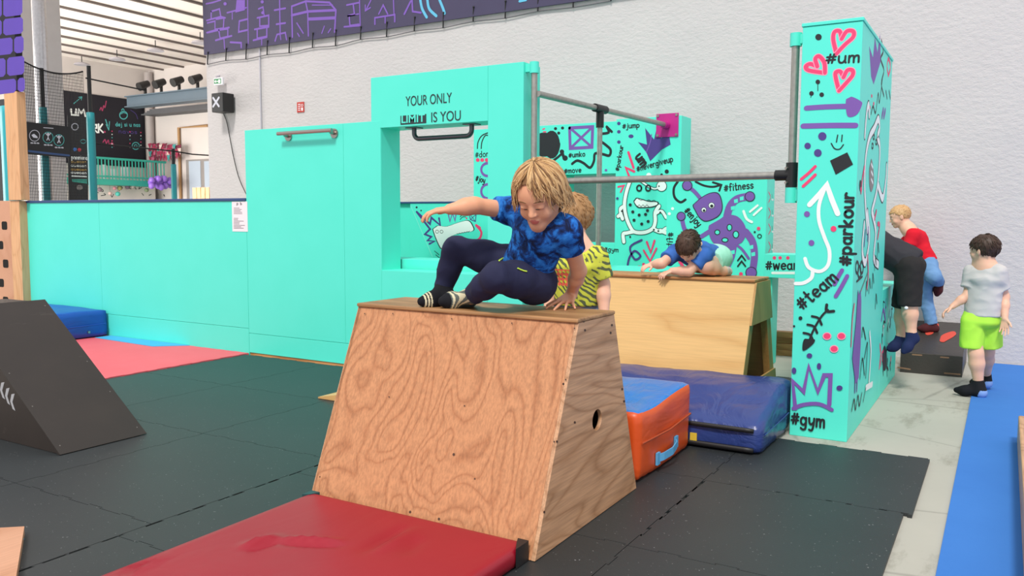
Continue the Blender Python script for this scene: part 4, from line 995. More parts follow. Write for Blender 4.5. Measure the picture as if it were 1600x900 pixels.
# banner
BANNER = mat('dark_violet_banner', '453f5c', .7, .05); VIO = mat('violet_print', '7c58b4', .7, .04); CYAN = mat('cyan_print', '62b8dc', .7)
yb = YW - .05; c0 = onY(322, 81, yb)
m = MB(); m.box((-10.84, yb, 3.83), (-3.2, yb + .02, 5.6), BANNER); g = Paint(m, 'y', yb, -1)
ln = lambda p, w, mt=VIO: g.line(p, w, mt, smooth=False)
r = thing('banner', 'dark violet banner printed with purple bricks, hung high on the white wall', 'banner', (-7, yb, 3.8))
for pts, w in (([(322, 6), (332, 4), (345, 0)], 2.4), ([(323, 32), (345, 26), (352, 28)], 2.6), ([(330, 18), (343, 14), (345, 26), (330, 30), (330, 18)], 2.6), ([(338, 30), (350, 28), (349, 44), (336, 46)], 2.6), ([(324, 36), (336, 33), (336, 47), (323, 51)], 2.4), ([(324, 51), (358, 43)], 3), ([(342, 47), (356, 45), (356, 57), (344, 60), (342, 47)], 2.6), ([(337, 63), (362, 56)], 3), ([(350, 61), (351, 76)], 2.2), ([(360, 66), (377, 67), (377, 74)], 3), ([(387, 0), (388, 68)], 2), ([(374, 33), (386, 30)], 3), ([(374, 33), (373, 50), (386, 47)], 3), ([(355, 20), (385, 12)], 2.6), ([(363, 20), (363, 30)], 2),
        ([(404, 14), (411, 11), (413, 24)], 2.6), ([(402, 28), (420, 24), (420, 40), (406, 41), (406, 28)], 2.8), ([(398, 46), (420, 42)], 3), ([(402, 46), (402, 60), (417, 57), (417, 44)], 2.8), ([(396, 63), (417, 58)], 3), ([(409, 60), (409, 70)], 2.2), ([(437, 0), (438, 56)], 2.6), ([(429, 16), (446, 13)], 3), ([(432, 38), (446, 36)], 3), ([(430, 64), (433, 54), (446, 51), (448, 62)], 2.8), ([(438, 54), (439, 62)], 2),
        ([(457, 58), (456, 10), (478, 2), (515, 4), (525, 16), (523, 50)], 3.2), ([(456, 24), (481, 18), (524, 16)], 4), ([(478, 4), (481, 18), (482, 56)], 2.8), ([(482, 30), (523, 28)], 5), ([(464, 36), (474, 52)], 2.4), ([(465, 52), (468, 57)], 2.2), ([(507, 41), (503, 52)], 2.2), ([(517, 45), (513, 51)], 2.2), ([(488, 8), (520, 8)], 1.8),
        ([(542, 8), (562, 4)], 2.8), ([(552, 6), (554, 22), (543, 25), (560, 22)], 2.8), ([(546, 27), (547, 40), (561, 38)], 2.6), ([(538, 42), (562, 40)], 2.8), ([(562, 0), (563, 40)], 2.2), ([(572, 16), (580, 0)], 2.4), ([(571, 8), (571, 17), (579, 12)], 2.2), ([(586, 38), (586, 28), (617, 23), (617, 34)], 2.8), ([(602, 26), (602, 36)], 2.2), ([(592, 22), (599, 8), (606, 22)], 2.6), ([(615, 0), (616, 24)], 2.2), ([(632, 22), (642, 2)], 3.4), ([(644, 0), (645, 18), (658, 20)], 3)): ln(pts, w)
g.fill([(370, 0), (383, 0), (383, 16), (368, 20)], VIO)
for x, y in ((352, 6), (410, 3), (411, 20)): g.disc(x, y, 2.6, VIO)
for pts in ([(657, 0), (660, 14), (667, 27)], [(668, 0), (671, 14), (682, 25)], [(687, 0), (692, 12), (695, 21)]): g.line(pts, 4.6, CYAN)
g.line([(812, 2), (822, 0)], 4, CYAN)
m.build('banner_sheet', r)
# elastic ties + rope
tx = [(325, 82, 101), (353.6, 76, 95), (385, 69, 93), (418, 64, 86), (452.5, 59, 83), (489, 52, 75), (525, 47, 72), (564, 42, 62), (604.7, 35, 58), (648, 27, 49), (693, 20, 44), (740, 11, 34), (790, 2, 29), (841, -6, 18), (896, -14, 12), (955, -22, 2)]
rope = []
for k, (x, y0, y1) in enumerate(tx):
    a = onY(x, y0, YW - .055); b = onY(x, y1, YW - .02); m = MB()
    m.tube([(a[0], YW - .056, max(3.84, a[2])), (b[0], YW - .03, b[2])], .009, BLACKMETAL, 8); m.ball((a[0], YW - .056, max(3.85, a[2])), .014, BLACKMETAL, 8, 6)
    m.build('tie', r); rope.append((b[0], YW - .022, b[2] + .004))
m = MB(); ROPE = mat('grey_rope', '6d6b70', .7); m.tube(catmull(rope, 3), .006, ROPE, 6); 
m.build('rope', r)
# conduit, exit sign, speaker, fire sign
p = onY(406, 92, YW - .012); q = onY(407, 205, YW - .012); LGREY = mat('light_grey_pvc', 'b9b6bf', .5)
m = MB(); m.tube([(p[0], YW - .012, 1.0), (p[0], YW - .012, 3.82)], .013, LGREY, 10); tag(m.build('cable_conduit'), 'thin grey vertical cable conduit on the white wall above the low wall end', 'conduit')
EXITG = mat('exit_green', '2f8a52', .5); r = thing('exit_sign', 'small green and white exit sign high beside the wall corner', 'sign', onY(340, 130, YW))
a = onY(333, 122, YW - .1); b = onY(347, 132, YW - .1)
m = MB(); m.box((a[0], YW - .09, b[2]), (b[0], YW - .06, a[2]), PAPER); g = Paint(m, 'y', YW - .09, -1)
g.fill([(334.5, 123.5), (345.5, 122.5), (345.5, 130.5), (334.5, 131)], EXITG); g.line([(342, 127), (335.5, 127.4)], 1.3, WHITE); g.line([(337.5, 125.3), (335.5, 127.4), (337.5, 129.2)], 1., WHITE, smooth=False); g.fill([(341, 124.2), (344.3, 124), (344.3, 129.6), (341, 129.8)], WHITE)
m.build('sign_face', r)
m = MB(); m.tube([(a[0] + .03, YW, a[2] + .05), (a[0] + .03, YW - .075, a[2] + .02)], .012, LGREY, 8); m.build('bracket', r)
r = thing('speaker', 'black wall speaker marked with a white X, near the wall corner', 'speaker', onY(340, 175, YW))
a = onY(330, 146, YW - .24); b = onY(349, 174, YW - .24)
m = MB(); m.box((a[0], YW - .24, b[2]), (b[0], YW - .03, a[2]), BLACKMETAL); g = Paint(m, 'y', YW - .24, -1); GREYX = mat('pale_grey_print', 'c9c9d6', .6)
g.line([(333, 153), (342, 166)], 3.6, GREYX); g.line([(342, 152.5), (333, 166.5)], 3.6, GREYX); m.build('cabinet', r, .01)
m = MB(); m.box(((a[0]+b[0])/2 - .05, YW - .03, b[2] + .1), ((a[0]+b[0])/2 + .05, YW - .001, b[2] + .2), BLACKMETAL); m.build('bracket', r)
m = MB(); m.tube(catmull([tuple(onY(x, y, YW - .01)) for x, y in ((347, 174), (354, 190), (360, 220), (366, 250), (374, 280), (386, 306))], 4), .006, BLACKMETAL, 6); m.build('cable', r)
REDS = mat('sign_red', 'c0392f', .5); a = onY(464, 160, YW - .01); b = onY(475, 175, YW - .01)
m = MB(); m.box((a[0], YW - .012, b[2]), (b[0], YW - .001, a[2]), REDS); g = Paint(m, 'y', YW - .012, -1)
for k in range(4): g.line([(466, 163 + 3*k), (469, 163 + 3*k)], 1.2, PAPER)
g.ring(472, 164.5, 1.6, .8, PAPER); g.fill([(470.6, 168), (473.4, 168), (473.2, 173), (470.8, 173)], PAPER)
tag(m.build('fire_sign'), 'small red fire extinguisher sign on the white wall above the tall panel', 'sign')

# ---- mural on the far hall wall
MX = HX + .04
a = onX(103, 140, MX); b = onX(225, 160, MX); zb_ = onX(225, 262, MX)[2]
r = thing('mural_banner', 'black mural sheet with white letters UM PARK and neon doodles on the far wall', 'banner', (MX, 15, zb_))
m = MB(); m.box((MX - .03, a[1] - 1.2, zb_), (MX, b[1], (a[2] + b[2]) / 2), MURAL); g = Paint(m, 'x', MX, 1)
for (pts, w) in (([(111, 171), (112, 180), (118, 180), (119, 171)], 3.4), ([(122, 181), (123, 171), (127, 177), (131, 171), (133, 182)], 3), ([(146, 207), (146, 195), (151, 195), (151, 200), (146, 201), (152, 207)], 2.6), ([(154, 207), (154, 194)], 2.6), ([(160, 194), (155, 201), (161, 207)], 2.6)): g.line(pts, w, WHITE, smooth=False)
g.disc(163.5, 206, 1.6, MPINK)
g.line([(115, 162), (127, 152)], 1.2, LTEAL); g.line([(123, 152), (128, 151), (127, 156)], 1.2, LTEAL, smooth=False)
g.line([(156, 172), (158, 168), (160, 173), (162, 165), (164, 168), (166, 158)], 1.4, MPINK); g.line([(165, 187), (168, 196), (166, 195), (170, 203)], 1.8, LTEAL, smooth=False); g.line([(170, 203), (171, 190)], 1.2, LTEAL)
g.ring(193, 180, 6, 1.6, LTEAL); g.line([(189, 178), (193, 176), (199, 178)], 1.2, LTEAL); g.line([(190, 172), (192, 170), (194, 172)], 1.4, LTEAL)
g.text('dej si u nas', (181, 197), (219, 198), 6, 1.1, LTEAL); g.text('navos', (186, 208), (214, 209), 6, .9, DPURPLE); g.line([(204, 172), (212, 178), (215, 186)], 1, DPURPLE)
g.line([(161, 222), (164, 218), (166, 224), (169, 219), (171, 226), (175, 223), (178, 228)], 1.6, MPINK); g.ring(212, 228, 5.5, 1.2, LTEAL); g.ring(212, 228, 2, 1, LTEAL)
for x, ys in ((175, range(205, 234, 5)), (203, range(206, 236, 6)), (220, range(207, 232, 5))):
    for k, y in enumerate(ys): g.disc(x, y, .9, [PINK, WHITE, LTEAL][k % 3])
m.build('mural_sheet', r)
# ---- mezzanine along the far wall
DX = HX + 1.2
TEALD = mat('mezzanine_teal', '2fa492', .5)
f0 = onX(147, 279, DX); f1 = onX(147, 288, DX); y1 = min(onX(272, 292, DX)[1], HY - .35); zf0, zf1 = f0[2], f1[2]
zr = onX(147, 246, DX)[2]
r = thing('mezzanine', 'teal railed mezzanine along the far wall, behind the trampoline posts', 'mezzanine', (DX, 15, 0))
m = MB(); m.box((HX + .02, 11.5, zf1), (DX, y1, zf0), TEALD); m.build('deck', r)
m = MB(); m.tube([(DX, 11.5, zr), (DX, y1, zr)], .035, TEALD, 8); m.tube([(DX, 11.5, zf0 + .08), (DX, y1, zf0 + .08)], .025, TEALD, 8); m.build('handrail', r)
ys = np.arange(13.9, y1, .11)
for y in ys[:90]:
    m = MB(); m.box((DX - .012, y - .012, zf0), (DX + .012, y + .012, zr), TEALD); m.build('baluster', r)
m = MB(); m.box((DX - .6, 11.5, FZ), (DX - .56, y1, zf1), mat('pale_collage_wall', 'd9d2cc', .8, .1, 3)); g = Paint(m, 'x', DX - .56, 1)
rnd = random.Random(5)
for k in range(16):
    x = rnd.uniform(150, 265); y = rnd.uniform(291, 306); g.line([(x, y), (x + rnd.uniform(-4, 4), y + rnd.uniform(-3, 3)), (x + rnd.uniform(-5, 5), y + rnd.uniform(-4, 4))], 1.2, BLACK)
m.build('lower_wall', r)
m = MB(); p = onX(180, 264, HX + .5)
for k, (x, y, w, h) in enumerate(((163, 270, 8, 22), (178, 268, 10, 16), (195, 270, 12, 20))):
    q = onX(x, y, DX - .3); m.box((DX - .32, q[1] - w * .009, zf0), (DX - .3, q[1] + w * .009, zf0 + h * .02), PAPER)
m.build('chair_backs', r)
# lanterns & balloons
LC = ['7d6a74', 'c98a93', '8f8a5a', '6a5a68', 'a9a39c', '4fb5a8', 'c4a9a2', '7a8a6a']
for k, (x, y, rr) in enumerate(((156, 296, 4), (179, 294, 3.4), (187, 294, 4.4), (199, 292, 4.4), (207, 291, 5), (184, 303, 4.4), (172, 302, 3.4), (229, 297, 4))):
    p = onX(x, y, DX - .2); s_ = rr * 24 / 1295 * .9; m = MB(); m.tube([(p[0], p[1], p[2]), (p[0], p[1], zf1 + .001)], .004, ROPE, 5); m.ball(p, (s_, s_, s_ * .95), mat('lantern_paper', LC[k], .8), 14, 9)
    tag(m.build('paper_lantern'), 'round paper lantern hanging below the far mezzanine: ' + ['mauve one at the far left', 'small pink one third from the left', 'pink one left of the olive one', 'olive green one', 'dark mauve one right of the olive one', 'teal one lowest in the row', 'small beige one low on the left', 'sage one next to the purple balloons'][k], 'lantern', 'paper lanterns under the mezzanine')
PB = mat('purple_balloon', '8a62c8', .35); rnd = random.Random(2); base = onX(251, 287, DX + .4)
spots = []
while len(spots) < 24:
    x = rnd.uniform(235, 268); y = 286 + rnd.uniform(-8, 7) * (1 - abs(x - 251) / 40); p = onX(x, y, DX + .45 + rnd.uniform(-.32, .32))
    if all(np.linalg.norm(p - q) > .185 for q in spots): spots.append(p)
for p in spots:
    m = MB(); m.ball(p, (.09, .09, .098), PB, 12, 8)
    tag(m.build('balloon'), 'purple balloon in the big bunch hanging at the mezzanine corner', 'balloon', 'purple balloons at the mezzanine corner')
p = onX(296, 300, DX + .5); m = MB(); m.ball(p, (.1, .1, .12), mat('pink_balloon', 'd8a5a9', .35), 14, 9); tag(m.build('balloon'), 'single pale pink balloon right of the mezzanine post', 'balloon')
# bunting bunch in the corner
r = thing('bunting', 'crimson and multicoloured flag bunting hanging at the far corner', 'bunting', onY(255, 250, HY - .38)); rnd = random.Random(7)
cols = [mat('flag_' + n, c, .8) for n, c in (('crimson', '8e2846'), ('dark_red', '6a1f38'), ('teal', '3a8a8a'), ('cream', 'd0b8b0'), ('pink', 'b85a7a'))]
for k in range(46):
    x = 234 + (k % 12) * 4.2 + rnd.uniform(-1, 1); y = 226 + (k // 12) * 6 + rnd.uniform(-2, 2); p = onY(x, y, HY - .36 - .01 * (k % 5)); s_ = .085
    m = MB(); m.prism([(p[0] - s_, p[2]), (p[0] + s_, p[2] + .02), (p[0] + rnd.uniform(-.06, .06), p[2] - .19)], 'y', p[1] - .003, p[1] + .003, cols[rnd.choice([0, 0, 0, 1, 1, 2, 3, 4])]); m.build('flag', r)
# corner pipe, roller shutter ledge, grey doors
m = MB(); p = onY(231, 200, HY - .15); m.tube([(p[0] + .1, HY - .15, FZ), (p[0] + .1, HY - .15, 5.9)], .13, mat('grey_downpipe', 'a49c9a', .6), 14); tag(m.build('downpipe'), 'grey pipe in the corner of the far hall beside the mural', 'pipe')
DUCT = mat('dark_grey_duct', '55565a', .6)
r = thing('roller_shutter', 'dark grey louvred shutter ledge high on the far wall under the stage beam', 'shutter', onY(280, 175, HY - .3))
for k in range(4):
    a = onY(238, 172 + 3 * k, HY - .5 + .1 * k); b = onY(330, 159 + 6 * k, HY - .5 + .1 * k); m = MB(); m.hexa([(a[0], HY - .6, a[2] - .03), (-11, HY - .6, a[2] - .03), (-11, HY - .02, a[2] - .01), (a[0], HY - .02, a[2] - .01)], [(a[0], HY - .6, a[2] + .01), (-11, HY - .6, a[2] + .01), (-11, HY - .02, a[2] + .03), (a[0], HY - .02, a[2] + .03)], DUCT); m.build('louvre', r)
DOORB = mat('pale_blue_door', 'a9b6c4', .6, .05, 2); DOORF = mat('grey_door_frame', '8c8784', .6)
a = onY(292, 250, HY - .02); b = onY(316, 312, HY - .02)
m = MB(); m.box((a[0], HY - .06, 0), (b[0] + 1.2, HY - .001, a[2]), DOORF); m.build('door_1', kind='structure')
d1 = bpy.data.objects['door_1']
for x0, x1 in ((295, 313), (319, 330)):
    q0 = onY(x0, 252, HY - .07); q1 = onY(x1, 252, HY - .07); m = MB(); m.box((q0[0], HY - .075, .05), (q1[0], HY - .06, q0[2]), DOORB); m.build('door_leaf', d1)
m = MB(); a = onY(277, 200, HY - .05); b = onY(325, 199, HY - .05); OCH = mat('ochre_pipe', 'b08a60', .6); m.tube([(a[0] + .08, HY - .06, FZ), (a[0] + .08, HY - .06, a[2]), (min(b[0], -10.9), HY - .06, a[2])], .045, OCH, 8); tag(m.build('pipe'), 'thin ochre pipe running up and along the far white wall', 'pipe')
m = MB(); p = onY(318, 303, 14); 
for k in range(5): m.box((p[0] - .35 + k * .16, 13.95, 0), (p[0] - .21 + k * .16, 14, p[2] + .16), TIMBER)
m.box((p[0] - .35, 14, p[2] - .3), (p[0] + .45, 14.04, p[2] - .2), TIMBER); tag(m.build('wooden_screen'), 'small orange wooden slat screen at the wall corner', 'screen')

# ---- trampoline posts, net, sign
PAD = mat('teal_foam_pad', '1f8d96', .5, .06); NETX = -12.0
def pad_post(px_, py_, X, half, top_extra, label):
    p = onX(px_, py_, X); r = thing('padded_post', label, 'post', (X, p[1], FZ), 'padded trampoline posts')
    m = MB(); m.soft((X - half, p[1] - half, FZ), (X + half, p[1] + half, p[2]), .02, PAD, .12); m.build('pad', r)
    m = MB(); m.tube([(X, p[1], p[2] - .05), (X, p[1], p[2] + top_extra)], .03, BLACKMETAL, 8); m.build('pole', r); return p
pa = pad_post(67, 167, NETX - .07, .045, .55, 'teal padded post left of the black pictogram sign, behind the net')
pb_ = pad_post(141, 175, NETX + .1, .048, .68, 'tall teal padded post with a black pole top, right of the pictogram sign')
pc_ = pad_post(271, 256, NETX + .0, .038, .25, 'short teal padded post right of the purple balloons')
m = MB(); p = onY(14, 165, 6.6); m.soft((p[0] - .09, 6.5, FZ), (p[0] + .09, 6.68, p[2]), .03, mat('bright_teal_pad', '25a9b4', .5), .1); tag(m.build('padded_post'), 'bright teal pad at the left edge beside the pine post', 'post')
m = MB(); m.box((-13.4, 6.9, FZ), (onY(19, 160, 6.9)[0], 6.95, onY(4, 155, 6.9)[2]), mat('black_mesh_screen', '14161c', .8)); g = Paint(m, 'y', 6.9, -1)
for k in range(14): x, y = rnd.uniform(0, 7), rnd.uniform(190, 240); g.line([(x, y), (x + 1.5, y + rnd.uniform(-2, 2))], .9, GREYX)
tag(m.build('mesh_screen'), 'black mesh screen showing behind the bright teal pad at the left edge', 'screen')
NETB = mat('black_net_cord', '1a181c', .8)
y0n, y1n = onX(36, 150, NETX)[1], pb_[1] - .03
m = MB()
def top_at(y):
    t = (y - y0n) / (y1n - y0n); za = onX(40, 95, NETX)[2]; zc = onX(131, 112, NETX)[2]; return za + (zc - za) * t - .16 * 4 * t * (1 - t) * .6
ny = 38
for k in range(ny + 1):
    y = y0n + (y1n - y0n) * k / ny; m.box((NETX - .002, y - .0022, 1.0), (NETX + .002, y + .0022, top_at(y)), NETB)
z = 1.0
while z < 3.7:
    seg = [y0n + (y1n - y0n) * k / 26 for k in range(27)]
    run = [y for y in seg if top_at(y) >= z]
    if len(run) > 1:
        # contiguous pieces
        st = run[0]; pv = run[0]
        for y in run[1:] + [1e9]:
            if y - pv > (y1n - y0n) / 26 * 1.5:
                if pv > st: m.box((NETX - .002, st, z - .0022), (NETX + .002, pv, z + .0022), NETB)
                st = y
            pv = y
    z += .045
m.tube([(NETX, y, top_at(y)) for y in np.linspace(y0n, y1n, 20)], .012, NETB, 6)
tag(m.build('safety_net'), 'black safety net with a sagging top edge hung between the posts at the left', 'net')
m = MB(); m.tube([tuple(onX(x, y, NETX + .1)) for x, y in ((134, 122), (226, 141))], .012, NETB, 6); tag(m.build('net_rope'), 'upper black net rope running back from the tall teal post', 'rope')
m = MB(); m.tube([tuple(onX(x, y, NETX + .05)) for x, y in ((146, 224), (271, 236), (300, 241))] + [tuple(onY(330, 243, 10.))], .012, NETB, 6); tag(m.build('net_rope'), 'lower black net rope passing the short teal post', 'rope')
SX = NETX + .04
r = thing('pictogram_sign', 'black safety sign with three round pictograms on the net', 'sign', onX(76, 246, SX))
m = MB(); q = [onX(x, y, SX) for x, y in ((42, 190), (110, 198), (110, 247), (44, 241))]
m.add([tuple(v) for v in q] + [(SX - .01, v[1], v[2]) for v in q], [(0, 3, 2, 1), (4, 5, 6, 7), (0, 1, 5, 4), (1, 2, 6, 5), (2, 3, 7, 6), (3, 0, 4, 7)], mat('black_sign', '0f0f14', .35)); g = Paint(m, 'x', SX, 1)
for x, y, cm in ((54, 212, GREYX), (75, 215, LTEAL), (92, 219, LTEAL)):
    g.ring(x, y, 8, .8, cm, 8.6); g.text('aaa', (x - 6, y + 12), (x + 7, y + 12.5), 2.4, .8, GREYX)
g.fill([(49, 211), (53, 209), (58, 213), (59, 216), (52, 215)], GREYX)
for x, y in ((75, 212), (92, 216)): g.disc(x, y - 3, 1.6, GREYX); g.line([(x, y - 2), (x, y + 3), (x - 2, y + 7)], 1.4, GREYX); g.line([(x, y + 3), (x + 2, y + 7)], 1.4, GREYX); g.line([(x - 4, y - 4), (x, y), (x + 4, y - 4)], 1.2, GREYX)
g.line([(68, 199.5), (83, 200.5)], 1, GREYX); g.line([(45, 236), (70, 239), (108, 243)], 3, NAVYEDGE)
m.build('sign_panel', r)
# price board hanging beyond the net
PXX = -13.6
r = thing('price_board', 'black chalk style price board hanging between the net and the tall teal post', 'board', onX(123, 300, PXX))
m = MB(); q = [onX(x, y, PXX) for x, y in ((106, 180), (137, 183), (138, 318), (108, 318))]
m.add([tuple(v) for v in q] + [(PXX - .02, v[1], v[2]) for v in q], [(0, 3, 2, 1), (4, 5, 6, 7), (0, 1, 5, 4), (1, 2, 6, 5), (2, 3, 7, 6), (3, 0, 4, 7)], BLACKMETAL); g = Paint(m, 'x', PXX, 1)
g.disc(117, 233.5, 2.8, mat('blue_dot', '3f7fd0', .5)); g.disc(124, 234, 2.8, mat('red_dot', 'd03a4a', .5)); g.ring(117, 198, 5, 1.4, GREYX, 5); g.ring(130, 221, 4, 1, LTEAL, 3)
g.text('pnemiera', (112, 249), (136, 250), 7, 1., WHITE); OCHT = mat('ochre_chalk', 'c09a50', .7)
for y, c in ((254, OCHT), (260, WHITE), (266, OCHT), (271, WHITE)): g.text('aueosn', (111, y), (135, y + 1), 4, .9, c)
g.line([(112, 275), (135, 276)], 2, WHITE); g.fill([(112, 280), (136, 280), (136, 287), (113, 284)], TEALD); g.disc(124, 293, 5, GREYP, 4)
m.build('board_panel', r)
m = MB(); m.box((PXX - .02, q[3][1] + .03, FZ), (PXX, q[2][1] - .03, min(q[2][2], q[3][2]) - .002), BLACKMETAL); m.build('stand', r)
# hanging roof lamps of the far hall
for k, (x, y) in enumerate(((128, 100), (183, 92), (243, 78), (313, 66))):
    p = onZ(x, y, 5.75); rr = thing('ceiling_lamp', ['leftmost', 'second from left', 'third from left', 'rightmost'][k] + ' of the flat lamps under the white far hall roof', 'lamp', (p[0], p[1], 5.72), 'roof lamps of the far hall')
    m = MB(); m.tube([(p[0], p[1], 5.72), (p[0], p[1], 5.76), (p[0], p[1], 5.80)], [.22, .2, .06], LGREY, 16); m.build('lamp_shade', rr); m = MB(); m.tube([(p[0], p[1], 5.80), (p[0], p[1], 6.0)], .012, BLACKMETAL, 6); m.build('rod', rr)
# ================================================================ people: smooth bodies from blended limbs
class SDF:
    def __init__(s): s.p = []
    def cone(s, a, b, ra, rb, k=.02, clip=None, sub=False): s.p.append(('c', np.array(a, float), np.array(b, float), ra, rb, k, clip, sub)); return s
    def chain(s, pts, rs, k=.02, clip=None):
        for i in range(len(pts) - 1): s.cone(pts[i], pts[i+1], rs[i], rs[i+1], k, clip)
        return s
    def ell(s, c, r, R=None, k=.02, clip=None, sub=False):
        R = np.eye(3) if R is None else R            # columns of R = axes of the ellipsoid
        s.p.append(('e', np.array(c, float), np.array(r, float), R, None, k, clip, sub)); return s
    def trunk(s, a, b, wa, wb, da, db, side, k=.03, clip=None):
        s.p.append(('t', np.array(a, float), np.array(b, float), (wa, wb, da, db), np.array(side, float), k, clip, False)); return s
    def bounds(s, p):
        if p[0] == 'c': r = max(p[3], p[4]); return np.minimum(p[1], p[2]) - r, np.maximum(p[1], p[2]) + r
        if p[0] == 'e': r = max(p[2]); return p[1] - r, p[1] + r
        r = max(p[3]); return np.minimum(p[1], p[2]) - r, np.maximum(p[1], p[2]) + r
    def mesh(s, h, smooth=2):
        lo = np.full(3, 1e9); hi = -lo
        for p in s.p:
            if p[7]: continue
            a, b = s.bounds(p); lo = np.minimum(lo, a); hi = np.maximum(hi, b)
        lo = lo - 4*h; n = np.ceil((hi + 4*h - lo) / h).astype(int) + 1
        Fd = np.full(n, 9., np.float32)
        for p in s.p:
            k = p[5]; a, b = s.bounds(p); pad = k + 3*h
            i0 = np.clip(((a - pad - lo) / h).astype(int), 0, n - 1); i1 = np.clip(np.ceil((b + pad - lo) / h).astype(int) + 1, 1, n)
            if np.any(i1 <= i0): continue
            X, Y, Z = np.meshgrid(*[lo[q] + h * np.arange(i0[q], i1[q]) for q in range(3)], indexing='ij')
            if p[0] == 'c':
                ab = p[2] - p[1]; L2 = max(ab @ ab, 1e-12)
                t = np.clip(((X-p[1][0])*ab[0] + (Y-p[1][1])*ab[1] + (Z-p[1][2])*ab[2]) / L2, 0, 1)
                d = np.sqrt((X-p[1][0]-t*ab[0])**2 + (Y-p[1][1]-t*ab[1])**2 + (Z-p[1][2]-t*ab[2])**2) - (p[3] + (p[4]-p[3])*t)
            elif p[0] == 'e':
                Q = [(X-p[1][0])*p[3][0, q] + (Y-p[1][1])*p[3][1, q] + (Z-p[1][2])*p[3][2, q] for q in range(3)]
                k0 = np.sqrt(sum((Q[q]/p[2][q])**2 for q in range(3))); k1 = np.sqrt(sum((Q[q]/p[2][q]**2)**2 for q in range(3)))
                d = k0 * (k0 - 1) / np.maximum(k1, 1e-9)
            else:
                ax = p[2] - p[1]; L = np.linalg.norm(ax); ax = ax / L; sd = p[4] - ax * (p[4] @ ax); sd /= np.linalg.norm(sd); fr = np.cross(ax, sd)
                wa, wb, da, db = p[3]; q = [X-p[1][0], Y-p[1][1], Z-p[1][2]]
                t = (q[0]*ax[0] + q[1]*ax[1] + q[2]*ax[2]); tt = np.clip(t / L, 0, 1)
                u = q[0]*sd[0] + q[1]*sd[1] + q[2]*sd[2]; v = q[0]*fr[0] + q[1]*fr[1] + q[2]*fr[2]
                w = wa + (wb-wa)*tt; dd = da + (db-da)*tt; e = (t - tt*L) / (np.minimum(w, dd) * .6)
                rr = np.sqrt((u/w)**2 + (v/dd)**2 + e**2); d = (rr - 1) * np.minimum(w, dd)
            if p[6]:
                for (c, nn) in p[6]:
                    nn = np.array(nn, float); nn = nn / np.linalg.norm(nn)
                    d = np.maximum(d, (X-c[0])*nn[0] + (Y-c[1])*nn[1] + (Z-c[2])*nn[2])
            sl = tuple(slice(i0[q], i1[q]) for q in range(3)); f = Fd[sl]
            if p[7]:
                d = -d; m_ = np.maximum(k - np.abs(f - d), 0) / k; Fd[sl] = np.maximum(f, d) + m_*m_*k*.25
            else:
                m_ = np.maximum(k - np.abs(f - d), 0) / k; Fd[sl] = np.minimum(f, d) - m_*m_*k*.25
        return nets(Fd, lo, h, smooth)
def nets(Fd, lo, h, smooth):
    S_ = Fd < 0; n = np.array(Fd.shape)
    c = np.zeros(n - 1, np.int8)
    for i in (0, 1):
        for j in (0, 1):
            for k in (0, 1): c += S_[i:n[0]-1+i, j:n[1]-1+j, k:n[2]-1+k]
    act = (c > 0) & (c < 8); I = np.argwhere(act); idx = np.full(n - 1, -1, np.int64); idx[act] = np.arange(len(I))
    acc = np.zeros((len(I), 3)); cnt = np.zeros(len(I))
    corners = [(i, j, k) for i in (0, 1) for j in (0, 1) for k in (0, 1)]
    for a in corners:
        for q in range(3):
            if a[q]: continue
            b = list(a); b[q] = 1
            fa = Fd[I[:,0]+a[0], I[:,1]+a[1], I[:,2]+a[2]]; fb = Fd[I[:,0]+b[0], I[:,1]+b[1], I[:,2]+b[2]]
            m_ = (fa < 0) != (fb < 0); t = np.where(m_, fa / np.where(m_, fa - fb, 1), 0)
            P = np.tile(np.array(a, float), (len(I), 1)); P[:, q] = t; acc[m_] += P[m_]; cnt[m_] += 1
    V = lo + h * (I + acc / cnt[:, None]); Q = []
    for q in range(3):
        o = [(1, 2), (2, 0), (0, 1)][q]
        sl0 = [slice(None)] * 3; sl1 = [slice(None)] * 3; sl0[q] = slice(0, n[q]-1); sl1[q] = slice(1, n[q])
        ch = S_[tuple(sl0)] != S_[tuple(sl1)]; E = np.argwhere(ch)
        E = E[(E[:, o[0]] > 0) & (E[:, o[1]] > 0) & (E[:, o[0]] < n[o[0]]-1) & (E[:, o[1]] < n[o[1]]-1)]
        ins = S_[E[:,0], E[:,1], E[:,2]]
        def at(d0, d1):
            G = E.copy(); G[:, o[0]] -= d0; G[:, o[1]] -= d1; return idx[G[:,0], G[:,1], G[:,2]]
        f4 = np.stack([at(1, 1), at(0, 1), at(0, 0), at(1, 0)], 1); f4[~ins] = f4[~ins][:, ::-1]; Q.append(f4)
    Q = np.concatenate(Q)
    for _ in range(smooth):
        acc = np.zeros_like(V); cnt = np.zeros(len(V))
        for a, b in ((0, 1), (1, 2), (2, 3), (3, 0)):
            np.add.at(acc, Q[:, a], V[Q[:, b]]); np.add.at(cnt, Q[:, a], 1)
            np.add.at(acc, Q[:, b], V[Q[:, a]]); np.add.at(cnt, Q[:, b], 1)
        V = V * .45 + .55 * acc / cnt[:, None]
    return V, Q
def vnormals(V, Q):
    N = np.zeros_like(V); f = np.cross(V[Q[:,2]] - V[Q[:,0]], V[Q[:,3]] - V[Q[:,1]])
    for i in range(4): np.add.at(N, Q[:, i], f)
    return N / np.maximum(np.linalg.norm(N, axis=1), 1e-12)[:, None]
